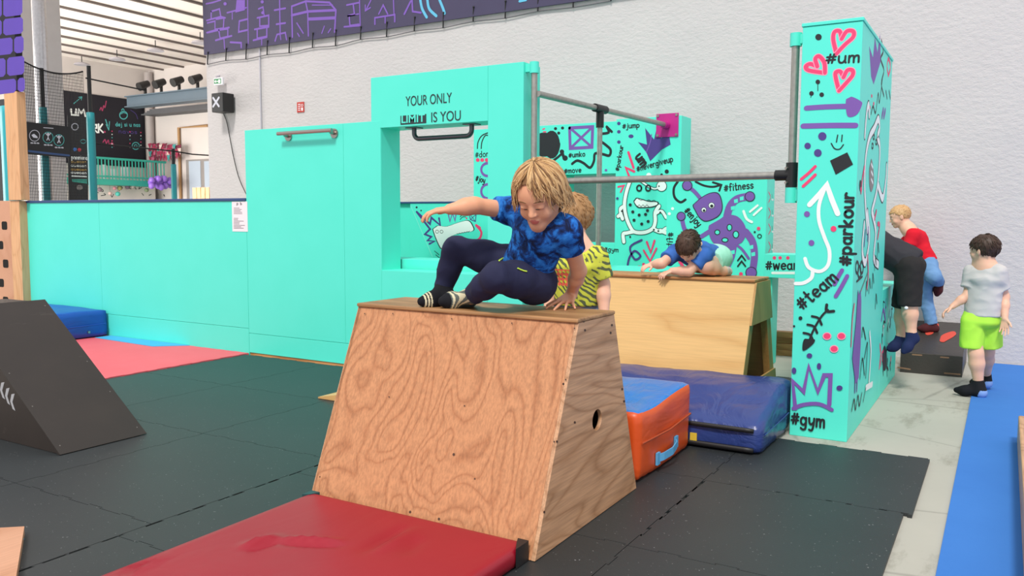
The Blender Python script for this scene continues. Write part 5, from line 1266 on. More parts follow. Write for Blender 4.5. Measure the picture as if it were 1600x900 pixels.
def folds(V, Q, amp, freq, seed=0., stretch=(1, 1, 1)):
    N = vnormals(V, Q); out = V.copy(); st = np.array(stretch) * freq
    for i, v in enumerate(V):
        p = v * st; a = mnoise.noise(Vector((p[0] + seed, p[1], p[2])))
        b = mnoise.noise(Vector((p[0]*2.1 + seed + 5, p[1]*2.1, p[2]*2.1)))
        out[i] = v + N[i] * amp * ((1 - abs(a) * 2.2) * .7 + b * .5)
    return out
def skin_mesh(name, V, Q, m, parent, label=None, regions=None):
    """regions: list of (material, test(face centres) -> mask)"""
    off = children_offset(parent); me = bpy.data.meshes.new(name)
    me.from_pydata((V - np.array(off)).tolist(), [], Q.tolist()); me.materials.append(m)
    mi = np.zeros(len(Q), int)
    if regions:
        C = V[Q].mean(1)
        for k, (mm, test) in enumerate(regions): me.materials.append(mm); mi[test(C)] = k + 1
    me.polygons.foreach_set('material_index', mi); me.polygons.foreach_set('use_smooth', [True] * len(Q)); me.update()
    o = bpy.data.objects.new(name, me); S.collection.objects.link(o); o.parent = parent
    if label: o['label'] = label
    return o
def V3(*a): return np.array(a, float)
def unit(v): v = np.array(v, float); return v / np.linalg.norm(v)
class Head:
    """frame of a head: c = centre, up, fwd = facing; unit = height from chin to crown"""
    def __init__(s, c, up, fwd, h):
        s.c = np.array(c, float); s.u = unit(up); f = np.array(fwd, float); s.f = unit(f - s.u * (f @ s.u)); s.r = np.cross(s.f, s.u); s.h = h
        s.R = np.stack([s.r, s.f, s.u], 1)
    def w(s, x, y, z): return s.c + s.h * (s.r * x + s.f * y + s.u * z)
    def loc(s, P): return ((P - s.c) @ s.R) / s.h
    def ell(s, sd, c, r, k=.05, sub=False, tilt=None):
        R = s.R if tilt is None else s.R @ tilt
        sd.ell(s.w(*c), [q * s.h for q in r], R, k * s.h, sub=sub)
    def cone(s, sd, a, b, ra, rb, k=.05, sub=False): sd.cone(s.w(*a), s.w(*b), ra * s.h, rb * s.h, k * s.h, sub=sub)
    def skull(s, sd, neck_to, neck_r=.2):
        s.ell(sd, (0, -.08, .12), (.335, .41, .375), .02)
        s.ell(sd, (0, .10, .10), (.29, .28, .28), .08)
        s.ell(sd, (0, .11, -.12), (.238, .25, .30), .08)
        for q in (-1, 1):
            s.cone(sd, (q*.20, .02, -.18), (q*.045, .245, -.365), .08, .068, .07)
            s.ell(sd, (q*.145, .22, -.15), (.12, .11, .12), .06)
        s.ell(sd, (0, .265, -.368), (.095, .08, .075), .06)
        for q in (-1, 1): s.ell(sd, (q*.135, .395, .0), (.08, .06, .05), .05, True)
        for q in (-1, 1): s.ell(sd, (q*.135, .312, -.005), (.072, .05, .042), .02)
        for q in (-1, 1): s.cone(sd, (q*.06, .335, .085), (q*.20, .29, .085), .028, .02, .04)
        s.cone(sd, (0, .335, .04), (0, .415, -.115), .028, .045, .045)
        for q in (-1, 1): s.ell(sd, (q*.042, .375, -.125), (.034, .04, .028), .025)
        s.ell(sd, (0, .315, -.245), (.09, .06, .07), .05)
        s.ell(sd, (0, .368, -.232), (.068, .026, .017), .018); s.ell(sd, (0, .364, -.270), (.055, .026, .020), .018)
        s.ell(sd, (0, .41, -.252), (.075, .03, .007), .008, True)
        for q in (-1, 1):
            T = np.array([[cos(q*.35), -sin(q*.35), 0], [sin(q*.35), cos(q*.35), 0], [0, 0, 1.]])
            s.ell(sd, (q*.345, -.04, -.02), (.035, .085, .125), .025, tilt=T)
            s.ell(sd, (q*.385, -.02, -.0), (.02, .045, .07), .02, True, tilt=T)
        nb = np.array(neck_to, float); a = s.w(0, -.10, -.22)
        sd.cone(a, nb, neck_r * s.h, neck_r * 1.12 * s.h, .25 * s.h)
    def lips(s, C):
        L = s.loc(C); return ((L[:,0]/.078)**2 + ((L[:,2]+.25)/.042)**2 < 1) & (L[:,1] > .30)
def hand(sd, wrist, d, palm, side, L, curl=(.25, .3, .3, .35), spread=.10, thumb=.5, k=.004, fr=None):
    """wrist, direction to the knuckles, palm normal, side = +1/-1 where the thumb leaves; L = hand length"""
    d = unit(d); pn = unit(np.array(palm) - d * (np.array(palm) @ d)); sv = np.cross(d, pn) * side; w = np.array(wrist, float)
    fr = fr or L * .052
    pl = L * .50; kn = []
    for i, (o, lf) in enumerate(((.20, .96), (.07, 1.), (-.06, .96), (-.18, .88))):
        b = w + d * pl * lf + sv * L * o; kn.append(b)
        sd.cone(w + sv * L * o * .55 + d * L * .05, b, L * .085, L * .068, L * .06)
    for i, (b, fl) in enumerate(zip(kn, (.44, .50, .46, .36))):
        ang = (1.5 - i) * spread; dd = unit(d * cos(ang) + sv * sin(ang)); p = b; a = curl[i] * .6; r = fr
        for j, q in enumerate((.44, .32, .26)):
            e = p + (dd * cos(a) + pn * sin(a)) * L * fl * q * (1.1); sd.cone(p, e, r, r * .9, k); p = e; r *= .9; a += curl[i]
    t0 = w + d * L * .12 + sv * L * .17 + pn * L * .03; td = unit(d * .75 + sv * (.35 + thumb) + pn * .35)
    t1 = t0 + td * L * .24; sd.cone(w + sv * L * .08 + d * L * .06, t0, L * .075, L * .075, L * .06); sd.cone(t0, t1, L * .075, fr * 1.15, L * .03)
    td2 = unit(td + d * .5); t2 = t1 + td2 * L * .17; sd.cone(t1, t2, fr * 1.12, fr * .98, k * 1.5); sd.cone(t2, t2 + unit(td2 + d * .3) * L * .09, fr * .98, fr * .85, k * 1.5)
def foot(sd, ankle, heel, toe, r=.035, k=.03, up=(0, 0, 1)):
    ankle, heel, toe = [np.array(q, float) for q in (ankle, heel, toe)]
    ball = heel + (toe - heel) * .68
    sd.cone(ankle, heel, r, r * .92, k); sd.cone(heel, ball, r * .9, r * .98, k); sd.cone(ankle + (ball - ankle) * .1, ball, r * .95, r * .75, k); sd.cone(ball, toe, r * .98, r * .62, k)
def skin_mat(name, a, b):
    t = NT(name); n = t.noise(14, 3); t.col(t.mix(n, lin(a), lin(b))); t.set(.5, spec=.35)
    t.b.inputs['Subsurface Weight'].default_value = .12; t.b.inputs['Subsurface Radius'].default_value = (.9, .35, .2); t.b.inputs['Subsurface Scale'].default_value = .012
    t.bump(t.noise(240, 2), .05, .002); return t.m
SKIN = skin_mat('skin', 'd99a76', 'e3a988'); SKINB = skin_mat('fair_skin', 'e6b095', 'eebda4')
LIP = mat('lip', 'c2685e', .45, .05); NAILM = mat('nail', 'e6b6a4', .35, .02)
def hair_mat(name, a, b, sc=(60, 60, 8)):
    t = NT(name); n = t.noise(1., 3, .6, t.mapping(sc)); t.col(t.mix(n, lin(a), lin(b))); t.set(.5, spec=.4); t.bump(n, .4, .004); return t.m
HAIRA = hair_mat('blond_hair_light', 'c39a68', 'd9b684'); HAIRB = hair_mat('blond_hair_mid', 'a67c4e', 'bf9564'); HAIRC = hair_mat('blond_hair_dark', '6e4d2f', '8a6540')
HAIR2 = hair_mat('short_brown_blond_hair', '8d6740', 'b98f60'); HAIR3 = hair_mat('dark_brown_hair', '35241c', '5a4030', (40, 40, 14)); HAIR4 = hair_mat('fair_blond_hair', 'b68a58', 'd8b180'); HAIR5 = hair_mat('brown_hair', '2f2019', '4c3428')
def fabric(name, c, var=.1, rough=.85, sc=8., weave=500):
    t = NT(name); C = lin(c); n = t.noise(sc, 3)
    t.col(t.mix(n, tuple(v*(1-var) for v in C[:3]) + (1,), tuple(min(1, v*(1+var)) for v in C[:3]) + (1,))); t.set(rough, spec=.25); t.bump(t.noise(weave, 1), .12, .001); return t.m
def tiedye():
    t = NT('blue_tie_dye_cotton'); n = t.noise(15, 4, .62, None, .8); n2 = t.noise(34, 3, .6)
    f = t.math('ADD', t.math('MULTIPLY', n, .8), t.math('MULTIPLY', n2, .22))
    t.col(t.ramp(f, [(.40, '111a38'), (.49, '173a78'), (.54, '1f62b4'), (.66, '3484d6')])); t.set(.85, spec=.2); t.bump(t.noise(500, 1), .1, .001); return t.m
def leafshirt():
    t = NT('yellow_leaf_print_cotton'); w = t.n('TexWave', {'Vector': t.mapping((1, 1, 1), (.4, .7, .3)), 'Scale': 13., 'Distortion': 7., 'Detail': 1., 'Detail Scale': 1.0}).outputs[1]
    nz = t.noise(18, 2); msk = t.ramp(nz, [(.40, (0, 0, 0)), (.45, (1, 1, 1))]); lf = t.ramp(w, [(.52, (0, 0, 0)), (.6, (1, 1, 1))])
    f = t.mix(1., msk, lf, 'MULTIPLY')
    t.col(t.mix(f, lin('cdd24c'), lin('5c6448'))); t.set(.85, spec=.2); return t.m
TIEDYE = tiedye(); LEAF = leafshirt(); NAVYPANT = fabric('navy_jersey', '282a45', .1); BLUESHIRT = fabric('blue_cotton', '3f6fbf', .08); MINT = fabric('mint_cotton', 'a9e6cf', .06)
REDSHIRT = fabric('red_cotton', 'd3182c', .08); DENIM = fabric('blue_denim', '6c93c0', .15, .85, 20); BLACKSHIRT = fabric('black_cotton', '36343a', .1); BLACKSHORT = fabric('black_shorts_fabric', '2c292a', .1)
GREYSHIRT = fabric('light_grey_marl', 'c6c2c2', .05); NEON = fabric('neon_yellow_green_fabric', 'b6f04e', .05, .7); NAVYSOCK = fabric('navy_sock', '202a52', .1); BLACKSOCK = fabric('black_sock', '15161c', .1)
GREYSOCK = fabric('grey_sock', '5c6460', .08); CREAM = fabric('cream_stripe', 'cfc8a8', .05); MAROON = fabric('dark_red_sock', '4a1e22', .2, .85, 60); LIGHTBLUE = fabric('light_blue_sock_heel', '7f9fd8', .05); GREYSHORT = fabric('grey_denim', '7d8aa6', .1)
NEONTRIM = mat('neon_trim', 'c6e84a', .6)
def short_hair(H, name, m, parent, h, low=-.10, front=.16, thick=.035, amp=.003, seed=0., back=-.32, side=None, tufts=260, tl=.10):
    """close cap of hair with many short tufts"""
    sd = SDF(); t = thick
    hair_line = [(H.w(0, front + .20, .30), H.u * .0 + H.f)]
    H.ell(sd, (0, -.09, .13), (.345 + t, .42 + t, .385 + t), .03)
    H.ell(sd, (0, .08, .16), (.30 + t, .28 + t, .26 + t), .06)
    V, Q = sd.mesh(h, 2)
    # keep only scalp side: cut by a sloping hair line
    L = H.loc(V); C = L[Q].mean(1)
    keepf = (C[:,2] > np.where(C[:,1] > .16, front, np.where(C[:,1] > -.10, low + (C[:,1] + .10) / .26 * (front - low) * .7, back)))
    keepf &= ~((C[:,1] > .0) & (C[:,1] < .2) & (C[:,2] < low + .04 + (C[:,1]) * .3))
    Q = Q[keepf]; used = np.unique(Q); mp = -np.ones(len(V), int); mp[used] = np.arange(len(used)); V = V[used]; Q = mp[Q]
    V = folds(V, Q, amp, 55, seed, (1, 1, .5))
    mb = MB(); mb.add(V.tolist(), Q.tolist(), m, True)
    rnd = random.Random(int(seed * 10) + 3); N = vnormals(V, Q)
    for _ in range(tufts):
        i = rnd.randrange(len(V)); p = V[i]; n = N[i]; l = H.loc(p[None])[0]
        cr = np.array([0, -.12, .5]); dl = l - cr; dirw = unit(H.r * dl[0] + H.f * (dl[1] + .12 * (1 if l[1] > 0 else -1)) + H.u * (dl[2] - .25)); dirw = unit(dirw - n * (dirw @ n) + n * .02)
        ln = tl * H.h * rnd.uniform(.6, 1.2); w = np.cross(n, dirw) * rnd.uniform(-.3, .3)
        mb.tube([p - n * .002, p + dirw * ln * .5 + n * .001 + w * ln * .15, p + dirw * ln + w * ln * .4 - n * .003], [H.h * .018, H.h * .016, H.h * .003], m, 5)
    o = mb.build(name, parent); return o
def eyes(H, parent, closed=False, iris='4a3626'):
    for q in (-1, 1):
        m = MB()
        if not closed:
            c = H.w(q*.135, .318, 0.0)
            m.ball(c, (H.h*.046,)*3, mat('eye_white', 'ece6e2', .25, .01), 12, 8); b = c + H.f * H.h * .030
            m.ball(b, (H.h*.024,)*3, mat('iris', iris, .2, .02), 10, 7)
            m.build('eye', parent)
        m = MB(); BROW = HAIRC
        z0 = -.02 if closed else .03
        m.tube([H.w(q*(.075 + .03*k), .368 - .006*k*k, z0 - (.012 if closed else -.010) * sin(pi*k/4)) for k in range(5)], H.h*.0075, mat('lash', '3a2820', .6), 6); m.build('eyelashes', parent)
        m = MB(); m.tube([H.w(q*(.06 + .04*k), .372 - .012*k, .092 + .012*sin(pi*k/4)) for k in range(5)], [H.h*.010, H.h*.014, H.h*.014, H.h*.011, H.h*.006], BROW, 6); m.build('eyebrow', parent)
# ================================================================ the boy vaulting over the box
def person(label, loc):
    return thing('person', label, 'person', loc)
def boy_vault():
    J = onY; R = person('boy with shaggy blond hair in blue tie-dye shirt vaulting over the large plywood box', (-2.0, 3.3, bz))
    hd = J(842, 307, 3.12); neck = J(852, 338, 3.24)
    H_ = Head(hd, (.06, -.52, .85), (.09, -.80, -.60), .268)
    rs = J(800, 330, 3.27); ls = J(886, 362, 3.20)
    re = J(741, 321, 3.10); rw = J(703, 327, 3.02)
    le = J(904, 423, 3.39); lw = V3(*J(893, 459, 3.50))
    pel = J(822, 428, 3.34); chest = J(848, 362, 3.22); waist = J(832, 402, 3.30)
    rh = J(800, 412, 3.36); lh = J(833, 440, 3.27)
    rk = J(712, 389, 3.22); ra = J(692, 452, 3.22); rheel = V3(*onZ(702, 467, bz + .032)); rtoe = V3(*onZ(659, 471, bz + .026))
    lk = J(776, 432, 3.02); la = J(738, 462, 3.12); lheel = V3(*onZ(733, 468, bz + .034)); ltoe = V3(*onZ(692, 471, bz + .032))
    sd = SDF(); H_.skull(sd, neck, .19)
    sd.cone(neck, chest, .055, .085, .06); sd.trunk(chest, pel, .105, .095, .075, .075, ls - rs, .05)
    sd.cone(neck, rs, .045, .045, .05); sd.cone(neck, ls, .045, .045, .05)
    sd.chain([rs, re], [.042, .036], .02); sd.chain([re, re + (rw - re) * .35, rw], [.036, .0365, .0245], .02)
    sd.chain([ls, le], [.042, .035], .02); sd.chain([le, le + (lw - le) * .35, lw], [.035, .0345, .025], .02)
    sd.cone(rh, rk, .06, .045, .04); sd.cone(rk, ra, .042, .03, .03); sd.cone(lh, lk, .06, .045, .04); sd.cone(lk, la, .048, .032, .03)
    sd.cone(pel, rh, .07, .06, .04); sd.cone(pel, lh, .07, .06, .04)
    foot(sd, ra, rheel, rtoe, .026); foot(sd, la, lheel, ltoe, .026)
    # right hand, drooping to the left
    hand(sd, rw + unit(re - rw) * .005, unit(J(676, 330, 2.99) - rw), (0.1, .25, -1), -1, .150, (.42, .38, .42, .5), .17, .5, .002, .0085)
    # left hand flat on the top, fingers towards the viewer and left
    hw = V3(*J(890, 463, 3.475)); tip = V3(*onZ(875, 482, bz + .008)); hd_dir = tip - hw; hl_ = np.linalg.norm(hd_dir)
    sd.cone(lw, hw, .025, .024, .02)
    hand(sd, hw, hd_dir, (0, 0, -1), -1, max(.142, hl_), (.06, .04, .05, .08), .30, .9, .0012, .0078)
    V, Q = sd.mesh(.0038, 2)
    body = skin_mesh('body', V, Q, SKIN, R, 'bare skin', [(LIP, H_.lips)])
    # shirt
    s2 = SDF(); ax = unit(pel - chest)
    hem = J(821, 424, 3.31)
    s2.trunk(chest - ax * .01, hem + ax * .03, .122, .124, .090, .102, ls - rs, .05, clip=[(hem, ax)])
    s2.trunk(neck + (chest - neck) * .5, chest, .115, .124, .075, .092, ls - rs, .05); s2.cone(neck + (chest - neck) * .25, chest, .064, .09, .04)
    s2.cone(rs - unit(rs - neck) * .03, rs, .054, .050, .05); s2.cone(ls - unit(ls - neck) * .03, ls, .054, .052, .05)
    s2.cone(neck + (chest - neck) * .45, rs, .05, .052, .05); s2.cone(neck + (chest - neck) * .45, ls, .05, .052, .05)
    rc = J(774, 326, 3.19); lc = J(893, 391, 3.26)
    s2.cone(rs, rc + unit(rc - rs) * .03, .053, .056, .03, clip=[(rc, rc - rs)]); s2.cone(ls, lc + unit(lc - ls) * .03, .056, .060, .03, clip=[(lc, lc - ls)])
    V, Q = s2.mesh(.005, 2); V = folds(V, Q, .0045, 11, 2., (1, 1, .6)); t = skin_mesh('t_shirt', V, Q, TIEDYE, R, 'blue and black tie-dye t-shirt')
    m = MB(); a = J(838, 371, 3.10); b = J(855, 376, 3.09)
    cn = unit(np.cross(b - a, V3(0, 0, 1))); 
    # trousers
    s3 = SDF(); s3.trunk(J(828, 412, 3.31), pel, .100, .108, .080, .086, ls - rs, .05)
    s3.cone(pel, rh, .085, .080, .05); s3.cone(pel, lh, .088, .088, .05); s3.cone(pel + V3(.0, .05, -.0), lh + V3(-.01, .05, -.012), .085, .088, .05)
    s3.chain([rh, rh + (rk - rh) * .5, rk], [.080, .068, .056], .04); rcf = J(690, 452, 3.22)
    s3.chain([rk, rk + (ra - rk) * .5, ra + unit(ra - rk) * .02], [.056, .049, .040], .03, clip=[(rcf, ra - rk)])
    s3.chain([lh, lh + (lk - lh) * .5, lk], [.088, .074, .060], .04); lcf = la + unit(lk - la) * .02
    s3.chain([lk, lk + (la - lk) * .5, la + unit(la - lk) * .02], [.060, .054, .043], .03, clip=[(lcf, la - lk)])
    V, Q = s3.mesh(.005, 2); V = folds(V, Q, .005, 12, 7., (1, 1, 1)); tr = skin_mesh('trousers', V, Q, NAVYPANT, R, 'dark navy jogging trousers')
    
    def onsurf(px_, py_):
        d = ray(px_, py_); d = d / np.linalg.norm(d); q = V - EYE; t = q @ d; e = np.linalg.norm(q - t[:, None] * d, axis=1); c = t[e < .006]
        return EYE + d * ((c.min() if len(c) else 3.9) - .002)
    for pp in ([(780, 407), (784, 404), (789, 402), (796, 401)], [(809, 419), (813, 421), (818, 423), (823, 424)]):
        m = MB(); m.tube([onsurf(*q) for q in pp], .0035, NEONTRIM, 6); m.build('neon_trim', tr, label='neon yellow trim')
    # socks
    s4 = SDF(); foot(s4, ra + (rk - ra) * .08, rheel, rtoe, .034); V, Q = s4.mesh(.004, 2)
    fd = unit(rtoe - rheel)
    def band(t0, d, ref): return lambda C: np.any([np.abs((C - ref) @ d - q) < .0035 for q in t0], 0)
    skin_mesh('sock', V, Q, BLACKSOCK, R, 'black sock with grey toe stripes', [(CREAM, band((.105, .118, .131), fd, rheel))])
    s4 = SDF(); foot(s4, la + (lk - la) * .08, lheel, ltoe, .036); V, Q = s4.mesh(.004, 2); fd2 = unit(ltoe - lheel)
    skin_mesh('sock', V, Q, GREYSOCK, R, 'grey sock with cream stripes and black toe', [(BLACKSOCK, lambda C: (C - lheel) @ fd2 > .116), (CREAM, band((.080, .094, .108), fd2, lheel))])
    eyes(H_, R, True)
    # nails of the planted hand are too small to matter; shaggy hair
    sd = SDF(); H_.ell(sd, (0, -.10, .14), (.375, .45, .41), .03); H_.ell(sd, (0, -.16, -.10), (.35, .34, .36), .08)
    V, Q = sd.mesh(.005, 1); L = H_.loc(V); C = L[Q].mean(1)
    keep = (C[:,2] > np.where(C[:,1] > .14, .36, np.where(C[:,1] > -.05, -.10, -.42))) 
    Q = Q[keep]; used = np.unique(Q); mp = -np.ones(len(V), int); mp[used] = np.arange(len(used)); V = V[used]; Q = mp[Q]
    V = folds(V, Q, .006, 40, 1., (1, 1, .4)); mb = MB(); mb.add(V.tolist(), Q.tolist(), HAIRC, True)
    rnd = random.Random(11)
    for i in range(640):
        th = rnd.uniform(0, 2*pi); cx_, sy_ = cos(th), sin(th)
        r0 = rnd.uniform(.03, .5)
        if sy_ > .45: end = 1.12 + .14 * rnd.random() if -.05 < cx_ < .45 else rnd.uniform(1.40, 1.72)
        elif sy_ > -.1: end = rnd.uniform(2.1, 2.75)
        else: end = rnd.uniform(2.3, 3.0)
        if sy_ > .3 and abs(cx_) > .5: end = rnd.uniform(1.8, 2.4)
        sw = (-.35 if cx_ < .15 else .45) * max(0, sy_)          # swept to both sides of the parting
        th1 = th + sw * -1 + rnd.uniform(-.25, .25); wv = rnd.uniform(.05, .13); wp = rnd.uniform(0, 6); wf = rnd.uniform(1.2, 2.4)
        st = rnd.uniform(0, .6) if i % 2 else 0.; lift = rnd.uniform(.0, .055); flick = rnd.uniform(-.02, .12)
        P = []; n = 12
        for k in range(n):
            u_ = k / (n - 1); t = st + (1 - st) * u_; ph = r0 + (end - r0) * t; a = th + (th1 - th) * t + wv * sin(wp + wf * t * 4) * t
            rr = 1 + lift + .04 * t + .10 * max(0., ph - 1.2) + flick * max(0, u_ - .7) ** 2 * 8 + .012 * sin(wp * 2 + wf * t * 5)
            ex, ey, ez = .385 * rr, .455 * rr, .415 * rr
            x, y, z = ex * sin(ph) * cos(a), ey * sin(ph) * sin(a), ez * cos(ph)
            if ph > pi/2: x, y, z = ex * cos(a), ey * sin(a), -.36 * (ph - pi/2)
            P.append(H_.w(x, y - .10, z + .14))
        rad = H_.h * rnd.uniform(.009, .021)
        mb.tube(P, [rad * min(1, .4 + t * 2) * (1 - t**2.5 * .93) for t in np.linspace(0, 1, n)], rnd.choice([HAIRA, HAIRA, HAIRA, HAIRB, HAIRB, HAIRC]), 6)
    mb.build('hair', R, label='shaggy chin-length blond hair')
    return H_
HM = boy_vault()
# ================================================================ boy in the yellow leaf shirt behind the box
def boy_leaf():
    J = onY; z0 = .394; R = person('boy in a yellow leaf print shirt standing behind the large plywood box', (-2.05, 4.15, z0))
    Yb_ = 3.98
    hd = J(886, 343, Yb_); H_ = Head(hd, (0, -.08, 1), (-.80, -.60, -.12), .262)
    neck = J(901, 385, Yb_); ls = J(932, 402, Yb_ + .02); rs = J(871, 402, Yb_ - .02); chest = J(902, 415, Yb_)
    hip = J(900, 500, Yb_ + .05)
    le = J(942, 445, Yb_ + .06); lw = J(944, 492, Yb_ + .02); re = J(866, 443, Yb_ + .02); rw = J(856, 485, Yb_ - .04)
    sd = SDF(); H_.skull(sd, neck, .19); sd.cone(neck, chest, .055, .09, .06); sd.trunk(chest, hip, .11, .10, .075, .075, ls - rs, .05)
    for a, e, w in ((ls, le, lw), (rs, re, rw)):
        sd.cone(neck, a, .045, .045, .05); sd.chain([a, e], [.045, .036], .02); sd.chain([e, e + (w - e)*.35, w], [.036, .037, .026], .02)
        hand(sd, w, (0, 0, -1), (-1, .3, 0) if a is ls else (1, .3, 0), 1 if a is ls else -1, .14, (.2, .25, .25, .3), .06, .2, .004, .008)
    fl = V3(hip[0] - .07, Yb_ + .1, z0); fr = V3(hip[0] + .07, Yb_ + .1, z0)
    for s_, f in ((-1, fl), (1, fr)):
        hp = hip + unit(ls - rs) * .07 * s_; kn = (hp + f) / 2 + V3(0, -.0, .02); an = f + V3(0, 0, .06); sd.chain([hp, kn, an], [.07, .05, .033], .03); foot(sd, an, f + V3(0, .03, .03), f + V3(-.03, -.12, .028), .03)
    V, Q = sd.mesh(.0055, 2); skin_mesh('body', V, Q, SKINB, R, None, [(LIP, H_.lips)])
    s2 = SDF(); hem = J(900, 476, Yb_ + .03); s2.trunk(chest, hem + V3(0, 0, -.02), .128, .12, .09, .09, ls - rs, .05, clip=[(hem, (0, 0, -1))]); s2.trunk(neck + (chest-neck)*.6, chest, .105, .128, .07, .09, ls - rs, .05)
    for a, e in ((ls, le), (rs, re)):
        s2.cone(neck + (chest-neck)*.5, a, .05, .054, .05); c = a + (e - a) * .72; s2.cone(a, c + (c - a) * .2, .058, .066, .03, clip=[(c, c - a)])
    V, Q = s2.mesh(.006, 2); V = folds(V, Q, .004, 12, 4.); 
    CORAL = mat('coral_print', 'e8604a', .7); S2 = lambda C: (C[:,1] < chest[1] - .03) & (np.abs(C[:,2] - (chest[2] - .06)) < .045) & (np.abs(C[:,0] - chest[0] + .04) < .055) & (np.sin(C[:,0]*260) + np.sin(C[:,2]*240) > -.4)
    skin_mesh('t_shirt', V, Q, LEAF, R, 'yellow t-shirt with grey-green leaves', [(CORAL, S2)])
    s3 = SDF(); s3.trunk(hip + V3(0, 0, .09), hip, .115, .12, .09, .095, ls - rs, .04)
    for s_, f in ((-1, fl), (1, fr)):
        hp = hip + unit(ls - rs) * .07 * s_; s3.cone(hp, hp + (f - hp) * .5, .085, .08, .04)
    V, Q = s3.mesh(.007, 2); skin_mesh('shorts', V, Q, GREYSHORT, R, 'grey denim shorts')
    eyes(H_, R); short_hair(H_, 'hair', HAIR2, R, .006, low=.03, seed=2.)
boy_leaf()
# ================================================================ boy crouching on the pale box
def boy_crouch():
    J = onY; zt = cz; R = person('dark-haired boy in a blue shirt and mint shorts crouching on the pale box', (-2.05, 5.95, zt))
    hd = J(1076, 387, 5.72); H_ = Head(hd, (-.02, -.80, .60), (-.10, -.62, -.78), .215)
    neck = J(1086, 386, 5.86); chest = J(1091, 397, 5.93); pel = J(1117, 402, 6.16)
    rs = J(1056, 394, 5.87); ls = J(1101, 398, 5.80); re = J(1034, 412, 5.72); rw = J(1018, 413, 5.76); 
    le = J(1077, 424, 5.74); lw = V3(*onZ(1051, 423, zt + .04))
    lw = V3(lw[0], min(lw[1], 5.84), lw[2])
    lw = V3(*J(1050, 423, 5.74)); rw = V3(*J(1019, 413, 5.76))
    lh = J(1124, 404, 6.12); rh = J(1108, 404, 6.18)
    lk = V3(*J(1103, 415, 5.82)); lank = V3(*J(1128, 424, 5.97)); ltoe = V3(*J(1138, 425, 6.08)); rk = V3(*J(1088, 412, 6.02)); rank = V3(*J(1100, 420, 6.08))
    sd = SDF(); H_.skull(sd, neck, .2); sd.cone(neck, chest, .05, .075, .05); sd.trunk(chest, pel, .10, .10, .07, .075, ls - rs, .05)
    for a, e, w, s_ in ((ls, le, lw, 1), (rs, re, rw, -1)):
        sd.cone(chest, a, .05, .042, .05); sd.chain([a, e], [.042, .034], .02); sd.chain([e, e + (w - e)*.4, w], [.034, .034, .024], .02)
    hand(sd, lw, unit(J(1037, 428, 5.70) - lw), (0, .3, -1), -1, .115, (.35, .5, .5, .5), .12, .4, .004, .0075)
    hand(sd, rw, unit(J(1009, 416, 5.72) - rw), (0, .4, -1), 1, .11, (.35, .5, .5, .5), .12, .4, .004, .0075)
    for h_, k_, a_, t_ in ((lh, lk, lank, ltoe), (rh, rk, rank, rank + V3(.06, .04, -.01))):
        sd.cone(h_, k_, .07, .056, .03); sd.chain([k_, k_ + (a_ - k_)*.4, a_], [.055, .050, .033], .03); foot(sd, a_, a_ + V3(.02, .02, .005), t_, .024)
    V, Q = sd.mesh(.005, 2); skin_mesh('body', V, Q, SKINB, R, None, [(LIP, H_.lips)])
    s2 = SDF(); s2.trunk(chest - unit(pel - chest)*.02, pel, .122, .118, .09, .092, ls - rs, .05, clip=[(chest + (pel-chest)*.85, pel - chest)]); s2.cone(neck + (chest-neck)*.4, chest, .06, .09, .05)
    for a, e in ((ls, le), (rs, re)):
        s2.cone(chest, a, .075, .056, .05); c = a + (e - a) * .62; s2.cone(a, c + (c-a)*.2, .055, .06, .03, clip=[(c, c - a)])
    V, Q = s2.mesh(.006, 2); V = folds(V, Q, .004, 13, 9.); skin_mesh('t_shirt', V, Q, BLUESHIRT, R, 'blue t-shirt')
    s3 = SDF(); s3.trunk(chest + (pel-chest)*.8, pel, .11, .118, .09, .10, ls - rs, .05)
    for h_, k_ in ((lh, lk), (rh, rk)): c = h_ + (k_ - h_)*.62; s3.cone(h_, c + (c-h_)*.2, .092, .086, .04, clip=[(c, c - h_)])
    V, Q = s3.mesh(.006, 2); V = folds(V, Q, .004, 13, 1.); skin_mesh('shorts', V, Q, MINT, R, 'mint green shorts')
    STRAP = mat('maroon_strap', '8a3f3c', .6)
    s4 = SDF(); foot(s4, lank + (ltoe - lank)*.1, lank + V3(.02, .02, .005), ltoe, .028); V, Q = s4.mesh(.005, 1); skin_mesh('sock', V, Q, mat('patterned_white_sock', 'c9b8b0', .8, .3, 90), R, 'pale patterned sock')
    eyes(H_, R, True); short_hair(H_, 'hair', HAIR3, R, .006, low=.0, front=.10, thick=.04, seed=5., tufts=320, tl=.16)
boy_crouch()
